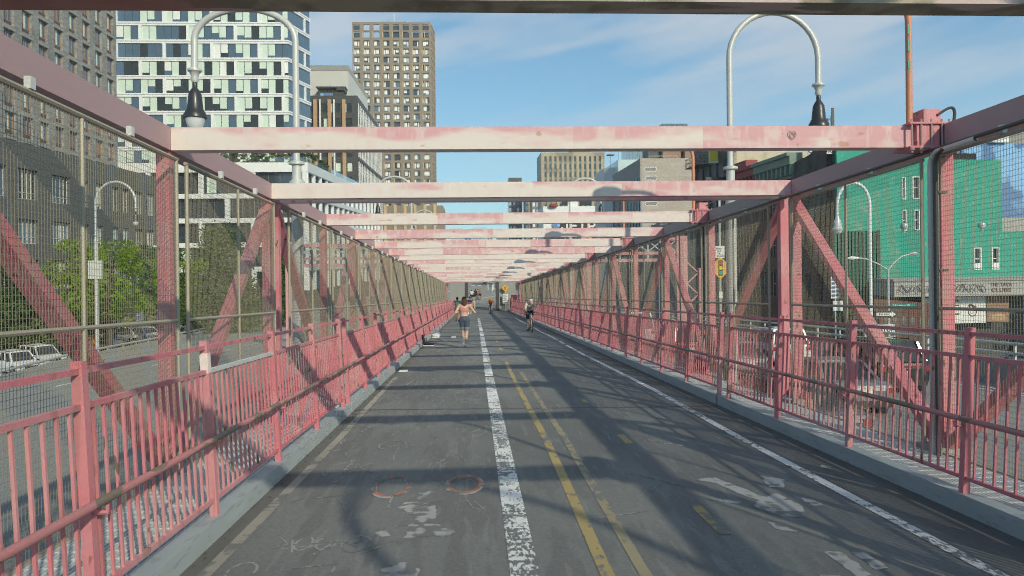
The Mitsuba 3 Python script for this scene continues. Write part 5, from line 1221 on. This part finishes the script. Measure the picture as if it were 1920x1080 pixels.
for i, (x, y, m, k) in enumerate(((-6.5, 232, 'mat_car_white', 'suv'), (-3.2, 236, 'mat_car_black', 'sedan'), (-9.5, 205, 'mat_car_navy', 'suv'), (-8.8, 172, 'mat_car_white', 'sedan'), (-9.6, 150, 'mat_car_navy', 'suv'), (-9.0, 140, 'mat_car_white', 'sedan'), (3.4, 240, 'mat_car_white', 'van'))):
    car(k, m, x, y, float(deckz(y)) + .03, 180, f'{("white", "black", "navy", "white", "navy", "white", "white")[i]} {("car", "car", "car", "sedan", "car", "sedan", "van")[i]} far along the avenue seen under the last beam, {("second", "third", "fourth", "fifth", "sixth", "nearest", "rightmost")[i]} of them', g2)
t = thing('orange_barrel', 'orange traffic barrel beside the olive shrubs, left', 'barrel'); put(t + '__body', MB().lathe([(.001, 1.9), (.42, 1.9), (.42, 1.3), (.46, 1.3), (.46, .6), (.5, .6), (.55, 0)], (-34.3, 66.5, GZ + .3), 14), 'mat_orange_barrel', smooth=30); plain('mat_orange_barrel', (.60, .22, .03), .5); put(t + '__base', MB().box(-34.9, -33.7, 65.9, 67.1, GZ, GZ + .3), 'mat_tyre')
# litter at the left kerb
t = thing('paper_scrap', 'small white paper scrap lying by the left kerb', 'litter'); put(t + '__sheet', MB().box(-1.80, -1.60, 17.0, 17.25, float(deckz(17)) + .006, float(deckz(17)) + .02), 'mat_white_paint')
t = thing('paper_scrap', 'tiny white scrap lying in the left lane beside the jogger', 'litter'); put(t + '__sheet', MB().box(-1.02, -.82, 31.0, 31.3, float(deckz(31)) + .006, float(deckz(31)) + .02), 'mat_white_paint')
t = thing('plastic_delineator', 'white flexible posts standing together in the avenue beyond the tunnel', 'road post')
for x, y in ((3.2, 170), (4.4, 172), (5.6, 168), (5.0, 160), (3.9, 158), (6.2, 156), (4.8, 178), (5.9, 182)): put(t + '__post', MB().tube([[x, y, float(deckz(y))], [x, y, float(deckz(y)) + 1.5]], .1, 6), 'mat_white_paint')
t = thing('fire_hydrant', 'red fire hydrant beside a small white box behind the left barrier', 'hydrant'); put(t + '__body', MB().lathe([(.30, 0), (.30, .12), (.2, .16), (.2, .75), (.26, .78), (.24, .95), (.12, 1.08), (.02, 1.12)], (-34.6, 96, GZ), 12), 'mat_red_paint', smooth=30); put(t + '__outlet', MB().tube([[-34.95, 96, GZ + .6], [-34.25, 96, GZ + .6]], .09, 8), 'mat_red_paint')
t = thing('white_box', 'small white utility box beside the red hydrant, left', 'box'); put(t + '__body', MB().box(-36.2, -35.3, 95.7, 96.3, GZ + .1, GZ + 1.3), 'mat_white_paint'); put(t + '__plinth', MB().box(-36.3, -35.2, 95.6, 96.4, GZ, GZ + .1), 'mat_concrete')
# dry leaves and grit collected along the kerbs
g = np.random.default_rng(77); b = MB()
for k in range(420):
    y = g.uniform(4, 38); x = (-1.885 + abs(g.normal()) * .07) if g.random() < .62 else (3.765 - abs(g.normal()) * .09); s_ = g.uniform(.006, .022); a = g.uniform(0, 6.28); z = float(deckz(y)) + .006
    c_, n_ = math.cos(a) * s_, math.sin(a) * s_
    b.add([[x - c_, y - n_, z], [x + n_ * .5, y - c_ * .5, z + s_ * .4], [x + c_, y + n_, z + .002], [x - n_ * .5, y + c_ * .5, z + s_ * .3]], [[0, 1, 2], [0, 2, 3]])
k = put('leaf_litter', b, 'mat_leaf_brown'); stuff('leaf_litter', 'dry leaves and grit collected along both kerbs', 'litter')

# ---------------------------------------------------------------- people
from manifold3d import Manifold
SK = {'mat_skin': (.60, .38, .27), 'mat_skin_tan': (.42, .24, .155), 'mat_skin_dark': (.16, .085, .055), 'mat_hair_brown': (.085, .05, .03), 'mat_hair_dark': (.02, .016, .014), 'mat_navy_cloth': (.075, .105, .15), 'mat_teal_cloth': (.10, .16, .17), 'mat_pink_cloth': (.55, .25, .22),
      'mat_white_cloth': (.70, .70, .68), 'mat_grey_cloth': (.28, .27, .26), 'mat_black_cloth': (.018, .018, .02), 'mat_blue_cloth': (.05, .13, .42), 'mat_orange_cloth': (.72, .13, .03), 'mat_purple_cloth': (.20, .10, .22), 'mat_peach_cloth': (.55, .27, .19), 'mat_light_trousers': (.55, .50, .42), 'mat_shoe_white': (.72, .70, .66), 'mat_lime': (.42, .55, .03), 'mat_denim_cuff': (.19, .25, .28)}
for k_, c_ in SK.items(): plain(k_, c_, .75 if 'skin' not in k_ else .5, spec=.3)


def ball(p, r, seg=12):
    r = (r, r, r) if np.isscalar(r) else r
    return Manifold.sphere(1.0, seg).scale(list(map(float, r))).translate(list(map(float, p)))


def blob(chains, res=.03, smooth=6):
    """chains: lists of (point, radius or radii); neighbours are joined by hulls, all into one smooth surface"""
    ms = []
    for ch_ in chains:
        bs = [ball(p, r) for p, r in ch_]
        ms += [Manifold.batch_hull([a, c]) for a, c in zip(bs[:-1], bs[1:])] if len(bs) > 1 else bs
    m = Manifold.batch_boolean(ms, __import__('manifold3d').OpType.Add).refine_to_length(res).to_mesh()
    t = trimesh.Trimesh(m.vert_properties[:, :3], m.tri_verts, process=True)
    return trimesh.smoothing.filter_taubin(t, iterations=smooth) if smooth else t


def lerp(a, b, t): return np.asarray(a, float) * (1 - t) + np.asarray(b, float) * t


def hand(w, e, side, curl=.6):
    """palm, four bent fingers and a thumb beyond the wrist w, away from the elbow e"""
    w, e = np.asarray(w, float), np.asarray(e, float); d = (w - e) / np.linalg.norm(w - e); s = np.cross(d, [0, 0, 1.0]); s = s / np.linalg.norm(s) if np.linalg.norm(s) > .1 else np.array([1.0, 0, 0]); n = np.cross(s, d)
    k = w + d * .085; ch_ = [[(w, .026), (w + d * .03, (.034, .034, .03)), (k, .036)]]
    for i, (o, L) in enumerate(((-.034, .070), (-.012, .080), (.011, .076), (.033, .060))):
        a = k + s * o; b = a + d * L * .5 - n * L * .2 * curl; c = b + d * L * .5 * (1 - curl) - n * L * .5 * curl; ch_.append([(a, .0105), (b, .0098), (c, .0085)])
    th = w + d * .035 - s * side * .03; ch_.append([(th, .0125), (th + d * .035 - s * side * .022 - n * .012, .011), (th + d * .06 - s * side * .02 - n * .03, .009)])
    return ch_


def person(label, loc, rz_, P, skin, hair, clothes, hair_style='short', group=None, res=.035, extra=None):
    """P: joints in body space (x right, y forward, z up); clothes: list of (part, material, kind)"""
    t = thing('person', label, 'person', group); M = mat4(loc, rz_); J = {k: np.array(v, float) for k, v in P.items()}
    def emit(name, m, mat, smooth=True):
        v = np.array(m.vertices) @ M[:3, :3].T + M[:3, 3]; return put(t + '__' + name, (v, np.array(m.faces)), mat, smooth=smooth)
    f = J.get('face', np.array([0, 1.0, 0])); f = f / np.linalg.norm(f); H = J['head']; up = np.array([0, 0, 1.0]); sx = np.cross(f, up); sx /= np.linalg.norm(sx)
    ch_ = [[(J['pelvis'], (.145, .105, .10)), (J['waist'], (.125, .092, .10)), (J['chest'], (.155, .105, .13))], [(J['chest'], (.14, .09, .10)), (J['neck'], .055)], [(J['shL'], .058), (J['chest'] + [0, 0, .05], (.13, .085, .08)), (J['shR'], .058)], [(J['neck'], .054), (H - up * .06, .056)],
           [(H + up * .02 - f * .01, (.076, .092, .098)), (H - up * .06 + f * .02, (.058, .066, .06))], [(H + f * .085 - up * .012, .013), (H + f * .098 - up * .035, .016)]]
    for s in (-1, 1): ch_.append([(H + sx * s * .078 - up * .01, (.012, .02, .03))])
    for S, s in (('L', -1), ('R', 1)):
        ch_ += [[(J['sh' + S], .055), (J['el' + S], .040)], [(J['el' + S], .040), (J['wr' + S], .027)]] + hand(J['wr' + S], J['el' + S], s, .75)
        ch_ += [[(J['hip' + S], .092), (J['kn' + S], .056)], [(J['kn' + S], .056), (lerp(J['kn' + S], J['an' + S], .35) - f * .015, .056), (J['an' + S], .036)], [(J['an' + S], .038), (J['to' + S], .03)]]
    emit('body', blob(ch_, res), skin)
    for s in (-1, 1): emit('eye', trimesh.Trimesh(*(lambda q: (q.to_mesh().vert_properties[:, :3], q.to_mesh().tri_verts))(ball(H + f * .082 + sx * s * .03 + up * .012, .011, 8))), 'mat_hair_dark')
    emit('mouth', blob([[(H + f * .078 - up * .068 - sx * .02, .006), (H + f * .078 - up * .068 + sx * .02, .006)]], .02, 0), 'mat_red_paint')
    hr = [[(H + up * .045 - f * .02, (.084, .098, .085)), (H - f * .045 - up * .01, (.080, .066, .08))]]
    if hair_style == 'long': hr += [[(H - f * .055, (.082, .065, .08)), (H - f * .085 - up * .14, (.085, .045, .09)), (H - f * .10 - up * .27 + sx * .02, (.06, .035, .07)), (H - f * .10 - up * .37 + sx * .045, (.025, .02, .04))], [(H + sx * .07 - f * .02, .03), (H + sx * .10 - f * .05 - up * .2, .025)], [(H - sx * .07 - f * .02, .03), (H - sx * .085 - f * .06 - up * .17, .025)]]
    if hair_style != 'none': emit('hair', blob(hr, .03), hair)
    if hair_style in ('helmet', 'none'):
        pass
    for part, mat, kind in clothes:
        g_ = .014
        if kind in ('shirt', 'tank', 'bra', 'jersey'):
            if kind == 'bra': c = [[(lerp(J['waist'], J['chest'], .52), (.148 + g_, .10 + g_, .05)), (lerp(J['waist'], J['chest'], .95), (.160 + g_, .108 + g_, .055))], [(J['chest'] + sx * .06 + up * .0 - f * .07, .03), (J['shR'] * .55 + J['neck'] * .45 + up * .02, .022)], [(J['chest'] - sx * .06 - f * .07, .03), (J['shL'] * .55 + J['neck'] * .45 + up * .02, .022)]]
            else:
                c = [[(J['pelvis'] + up * .0, (.15 + g_, .112 + g_, .08)), (J['waist'], (.135 + g_, .10 + g_, .10)), (J['chest'], (.160 + g_, .11 + g_, .135))], [(J['shL'], .066), (J['chest'] + [0, 0, .05], (.13, .095, .085)), (J['shR'], .066)], [(J['chest'] + up * .1, (.1, .08, .05)), (J['neck'] - up * .01, .06)]]
                if kind != 'tank':
                    for S in 'LR': c.append([(J['sh' + S], .068), (lerp(J['sh' + S], J['el' + S], .75 if kind == 'shirt' else .85), .056)])
        elif kind in ('shorts', 'trousers', 'tights'):
            q = {'shorts': .62, 'trousers': 1.0, 'tights': .8}[kind]; c = [[(J['pelvis'] + up * .07, (.142 + g_, .105 + g_, .05)), (J['pelvis'] - up * .03, (.158 + g_, .118 + g_, .09))]]
            for S in 'LR':
                e_ = lerp(J['hip' + S], J['kn' + S], min(q, 1)); c.append([(J['hip' + S], .108), (e_, .088 if kind == 'shorts' else .068)])
                if kind == 'trousers': c.append([(J['kn' + S], .070), (J['an' + S], .056)])
        elif kind == 'cuff': c = [[(lerp(J['hip' + S], J['kn' + S], .60), .094), (lerp(J['hip' + S], J['kn' + S], .68), .094)] for S in 'LR']
        elif kind == 'shoes':
            for S in 'LR':
                d = J['to' + S] - J['an' + S]; emit('shoe', blob([[(J['an' + S] - d * .28 - up * .012, .046), (J['an' + S] + d * .4 - up * .02, .048), (J['to' + S], (.044, .05, .034))]], .03), mat)
            continue
        elif kind == 'socks': c = [[(J['an' + S], .045), (lerp(J['an' + S], J['kn' + S], .28), .047)] for S in 'LR']
        elif kind == 'helmet':
            emit(part, blob([[(H + up * .055 + f * .0, (.105, .135, .085))], [(H + up * .075 + f * .09, (.07, .05, .04)), (H + up * .085 - f * .1, (.07, .05, .05))]], .03), mat)
            for s in (-.05, 0, .05): emit('helmet_vent', blob([[(H + up * .128 + f * .05 + sx * s, (.011, .03, .012)), (H + up * .125 - f * .07 + sx * s, (.011, .03, .012))]], .03, 0), 'mat_black_cloth')
            continue
        elif kind == 'gloves': c = [[(J['wr' + S], .040), (J['wr' + S] + (J['wr' + S] - J['el' + S]) * .28, .046)] for S in 'LR']
        elif kind == 'cap': c = [[(H + up * .06, (.088, .102, .075)), (H + up * .045 + f * .06, (.07, .06, .02))], [(H + up * .045 + f * .09, (.06, .04, .01)), (H + up * .03 + f * .15, (.05, .03, .008))]]
        elif kind == 'backpack': c = [[(J['chest'] - f * .19 + up * .06, (.13, .075, .08)), (J['waist'] - f * .20 + up * .02, (.14, .09, .10))], [(J['chest'] + f * .1 + sx * .09, .022), (J['chest'] + sx * .09 + up * .15, .022), (J['chest'] - f * .13 + sx * .09 + up * .1, .022)], [(J['chest'] + f * .1 - sx * .09, .022), (J['chest'] - sx * .09 + up * .15, .022), (J['chest'] - f * .13 - sx * .09 + up * .1, .022)]]
        elif kind == 'strap': c = [[(J['chest'] + f * .115 + sx * s * .07 + up * .08, .02), (J['waist'] + f * .10 + sx * s * .06, .02)] for s in (-1, 1)] + [[(J['chest'] + f * .12 - sx * .07, .016), (J['chest'] + f * .12 + sx * .07, .016)]]
        emit(part, blob(c, .035), mat)
    return t


def walk(h=1.0, stride=.28, lean=.02, arm=.2, ph=1):
    p = dict(pelvis=(0, 0, .95), waist=(0, .01, 1.10), chest=(0, lean, 1.30), neck=(0, lean + .01, 1.46), head=(0, lean + .03, 1.60), shL=(-.185, lean, 1.41), shR=(.185, lean, 1.41), elL=(-.235, lean - arm * ph * .5, 1.13), elR=(.235, lean + arm * ph * .5, 1.13),
             wrL=(-.225, lean - arm * ph * .55 + .1, .90), wrR=(.225, lean + arm * ph * .8 + .1, .92), hipL=(-.09, 0, .92), hipR=(.09, 0, .92), knL=(-.10, stride * ph * .6 + .03, .50), knR=(.10, -stride * ph * .3 + .05, .50), anL=(-.10, stride * ph, .085), anR=(.10, -stride * ph, .12), toL=(-.11, stride * ph + .16, .035), toR=(.11, -stride * ph + .13, .035))
    return {k: tuple(np.array(v) * h) for k, v in p.items()}


# the jogger, seen from behind in mid stride
jog = dict(pelvis=(0, 0, .98), waist=(0, .03, 1.13), chest=(.0, .07, 1.33), neck=(0, .10, 1.49), head=(0, .13, 1.62), shL=(-.175, .07, 1.43), shR=(.175, .07, 1.43), elL=(-.30, -.08, 1.20), elR=(.37, -.06, 1.20), wrL=(-.17, .14, 1.22), wrR=(.20, .16, 1.33),
           hipL=(-.085, 0, .95), hipR=(.085, 0, .95), knL=(-.06, .12, .53), knR=(.08, .02, .52), anL=(-.03, -.24, .30), anR=(.02, -.10, .11), toL=(-.03, -.33, .16), toR=(.03, .05, .04))
dz = lambda y: float(deckz(y)) + .005
person('woman jogging away with long brown hair, pink bra top, navy shorts and white shoes', (-.36, 24.8, dz(24.8)), 0, jog, 'mat_skin', 'mat_hair_brown', [('bra_top', 'mat_pink_cloth', 'bra'), ('shorts', 'mat_navy_cloth', 'shorts'), ('shorts_cuff', 'mat_denim_cuff', 'cuff'), ('shoes', 'mat_shoe_white', 'shoes')], 'long', res=.025)
# cyclists: riding position
ride = dict(pelvis=(0, -.34, 1.00), waist=(0, -.20, 1.16), chest=(0, .02, 1.30), neck=(0, .16, 1.40), head=(0, .25, 1.48), shL=(-.19, .06, 1.35), shR=(.19, .06, 1.35), elL=(-.27, .18, 1.12), elR=(.27, .18, 1.12), wrL=(-.21, .36, .98), wrR=(.21, .36, .98),
            hipL=(-.09, -.32, .96), hipR=(.09, -.32, .96), knL=(-.11, .08, .72), knR=(.12, -.02, .50), anL=(-.10, -.06, .34), anR=(.11, -.10, .13), toL=(-.11, .09, .30), toR=(.12, .05, .08))


def bicycle(label, loc, rz_, frame_mat, rider=''):
    t = thing('bicycle', label, 'bicycle'); M = mat4(loc, rz_)
    def e(nm, b, m, s=40): return put(t + '__' + nm, b.move(M), m, smooth=s)
    for y in (-.52, .50):
        a = np.linspace(0, 2 * math.pi, 29); w = e('wheel', MB().tube([[0, y + .325 * math.cos(q), .34 + .325 * math.sin(q)] for q in a], .021, 8, False), 'mat_tyre'); sp = MB()
        for q in a[:-1:2]: sp.bar([0, y, .34], [0, y + .315 * math.cos(q), .34 + .315 * math.sin(q)], .004, .004, up=(1, 0, 0))
        e('wheel__spokes'.replace('wheel', w.split('__', 1)[1]), sp, 'mat_steel')
    f = MB(); bb, hd, st, ra = (0, -.08, .30), (0, .36, .78), (0, -.26, .80), (0, -.52, .34)
    for p, q, r in ((bb, hd, .020), (bb, st, .018), (st, hd, .017), (bb, ra, .012), (st, ra, .010), (hd, (0, .50, .34), .016), (hd, (0, .33, .92), .018)): f.tube([p, q], r, 8)
    e('frame', f, frame_mat); e('handlebar', MB().tube([[-.21, .30, .82], [-.21, .38, .86], [-.21, .40, .95], [-.18, .35, .96], [.18, .35, .96], [.21, .40, .95], [.21, .38, .86], [.21, .30, .82]], .014, 8), 'mat_black_paint')
    e('saddle', MB().tube([[0, -.42, .91], [0, -.30, .915], [0, -.14, .905]], [.075, .055, .022], 8), 'mat_black_paint'); e('seat_post', MB().tube([[0, -.26, .80], [0, -.29, .90]], .014, 6), 'mat_black_paint')
    e('crank', MB().tube([[-.07, -.08, .30], [.07, -.08, .30]], .02, 8).bar([-.08, -.08, .30], [-.08, .01, .44 - .17], .02, .02).bar([.08, -.08, .30], [.08, -.05, .13], .02, .02).box(.07, .19, -.1, 0, .045, .065).box(-.19, -.07, -.05, .05, .255, .275), 'mat_trim'); return t


bicycle('white framed road bicycle under the cyclist in black shorts', (2.70, 35.0, dz(35)), math.pi + .06, 'mat_white_paint')
person('cyclist coming nearer in a white helmet, pale jersey and black shorts, right side', (2.70, 35.0, dz(35)), math.pi + .06, ride, 'mat_skin', 'mat_hair_dark', [('jersey', 'mat_light_trousers', 'jersey'), ('shorts', 'mat_black_cloth', 'tights'), ('helmet', 'mat_white_cloth', 'helmet'), ('shoes', 'mat_black_cloth', 'shoes'), ('gloves', 'mat_purple_cloth', 'gloves')], res=.028)
bicycle('dark bicycle under the cyclist in the orange shirt', (1.60, 72.0, dz(72)), math.pi, 'mat_black_paint')
person('cyclist coming nearer in an orange shirt, lime helmet and blue shorts', (1.60, 72.0, dz(72)), math.pi, ride, 'mat_skin', 'mat_hair_dark', [('shirt', 'mat_orange_cloth', 'shirt'), ('shorts', 'mat_blue_cloth', 'tights'), ('helmet', 'mat_lime', 'helmet'), ('bag_straps', 'mat_black_cloth', 'strap'), ('shoes', 'mat_black_cloth', 'shoes'), ('socks', 'mat_peach_cloth', 'socks')])
gpd = None
WALKERS = [((-1.20, 50.0), 0, 'person in a grey teal shirt and navy shorts walking along the left railing', 'mat_skin_tan', 'mat_hair_dark', [('shirt', 'mat_teal_cloth', 'shirt'), ('shorts', 'mat_navy_cloth', 'shorts'), ('shoes', 'mat_black_cloth', 'shoes')], 1),
           ((-.48, 68.0), 0, 'person with a purple backpack and white trousers walking away beyond the jogger', 'mat_skin', 'mat_hair_dark', [('shirt', 'mat_peach_cloth', 'shirt'), ('trousers', 'mat_white_cloth', 'trousers'), ('backpack', 'mat_purple_cloth', 'backpack'), ('shoes', 'mat_white_cloth', 'shoes')], -1),
           ((-.10, 83.0), 0, 'person in a dark grey shirt and pale trousers just past the tunnel end', 'mat_skin_tan', 'mat_hair_dark', [('shirt', 'mat_grey_cloth', 'shirt'), ('trousers', 'mat_light_trousers', 'trousers'), ('shoes', 'mat_black_cloth', 'shoes')], 1),
           ((-.42, 107.0), 0, 'person in a white shirt and white cap walking beyond the tunnel end', 'mat_skin_dark', 'mat_hair_dark', [('shirt', 'mat_white_cloth', 'shirt'), ('trousers', 'mat_black_cloth', 'trousers'), ('cap', 'mat_white_cloth', 'cap'), ('shoes', 'mat_black_cloth', 'shoes')], -1),
           ((.14, 111.0), 0, 'person all in black walking beyond the tunnel end', 'mat_skin_dark', 'mat_hair_dark', [('shirt', 'mat_black_cloth', 'jersey'), ('trousers', 'mat_black_cloth', 'trousers'), ('shoes', 'mat_black_cloth', 'shoes')], 1),
           ((.55, 113.0), 0, 'person in a peach top with bare legs, left of the pair beyond the tunnel', 'mat_skin_tan', 'mat_hair_dark', [('shirt', 'mat_peach_cloth', 'shirt'), ('shorts', 'mat_light_trousers', 'shorts'), ('shoes', 'mat_black_cloth', 'shoes')], 1),
           ((.85, 112.0), math.pi, 'dark haired person in a brown top and black shorts beyond the tunnel', 'mat_skin_tan', 'mat_hair_dark', [('shirt', 'mat_terracotta', 'shirt'), ('shorts', 'mat_black_cloth', 'shorts'), ('shoes', 'mat_black_cloth', 'shoes')], -1)]
for (xy, a, lab, sk, hr, cl, ph) in WALKERS: person(lab, (xy[0], xy[1], dz(xy[1]) + (.03 if xy[1] > 115 else 0)), a, walk(1.03 - .02 * (ph > 0), ph=ph), sk, hr, cl)
# things left by the kerb
t = thing('black_shoe', 'black shoe lying with its sole up beside the left kerb', 'shoe')
put(t + '__upper', blob([[((-1.82, 26.0, dz(26) + .10), .07), ((-1.66, 26.02, dz(26) + .055), .052), ((-1.52, 26.04, dz(26) + .045), .042)]], .03), 'mat_black_cloth', smooth=True)
put(t + '__sole', MB().box(-1.86, -1.49, 25.96, 26.08, dz(26), dz(26) + .022), 'mat_white_paint'); put(t + '__sock', blob([[((-1.83, 26.0, dz(26) + .14), .05), ((-1.88, 26.0, dz(26) + .36), .05)]], .03), 'mat_black_cloth', smooth=True)
t = thing('plastic_bag', 'crumpled white plastic bag lying against the left kerb', 'bag')
m = trimesh.creation.icosphere(3, .2); v = np.array(m.vertices); v *= (1 + .5 * (meshkit.fbm(v * 9, 3, seed=3)[:, None] - .5)); v = v * [1.0, 1.3, .62] + [-1.70, 31.6, dz(31.6) + .12]; put(t + '__body', (v, np.array(m.faces)), 'mat_white_cloth', smooth=False)
put(t + '__base', MB().box(-1.86, -1.55, 31.2, 31.9, dz(31.5), dz(31.5) + .03), 'mat_white_paint')

# ---------------------------------------------------------------- thin summer haze
scene['haze_medium'] = {'type': 'homogeneous', 'albedo': .95, 'sigma_t': .00038}
scene['haze'] = {'type': 'cube', 'to_world': T().translate([0, 400, 45]).scale([900, 700, 54]), 'bsdf': {'type': 'null'}, 'interior': {'type': 'ref', 'id': 'haze_medium'}}
scene['camera']['medium'] = {'type': 'ref', 'id': 'haze_medium'}
labels['haze'] = {'kind': 'stuff', 'label': 'thin bluish summer haze over the city'}
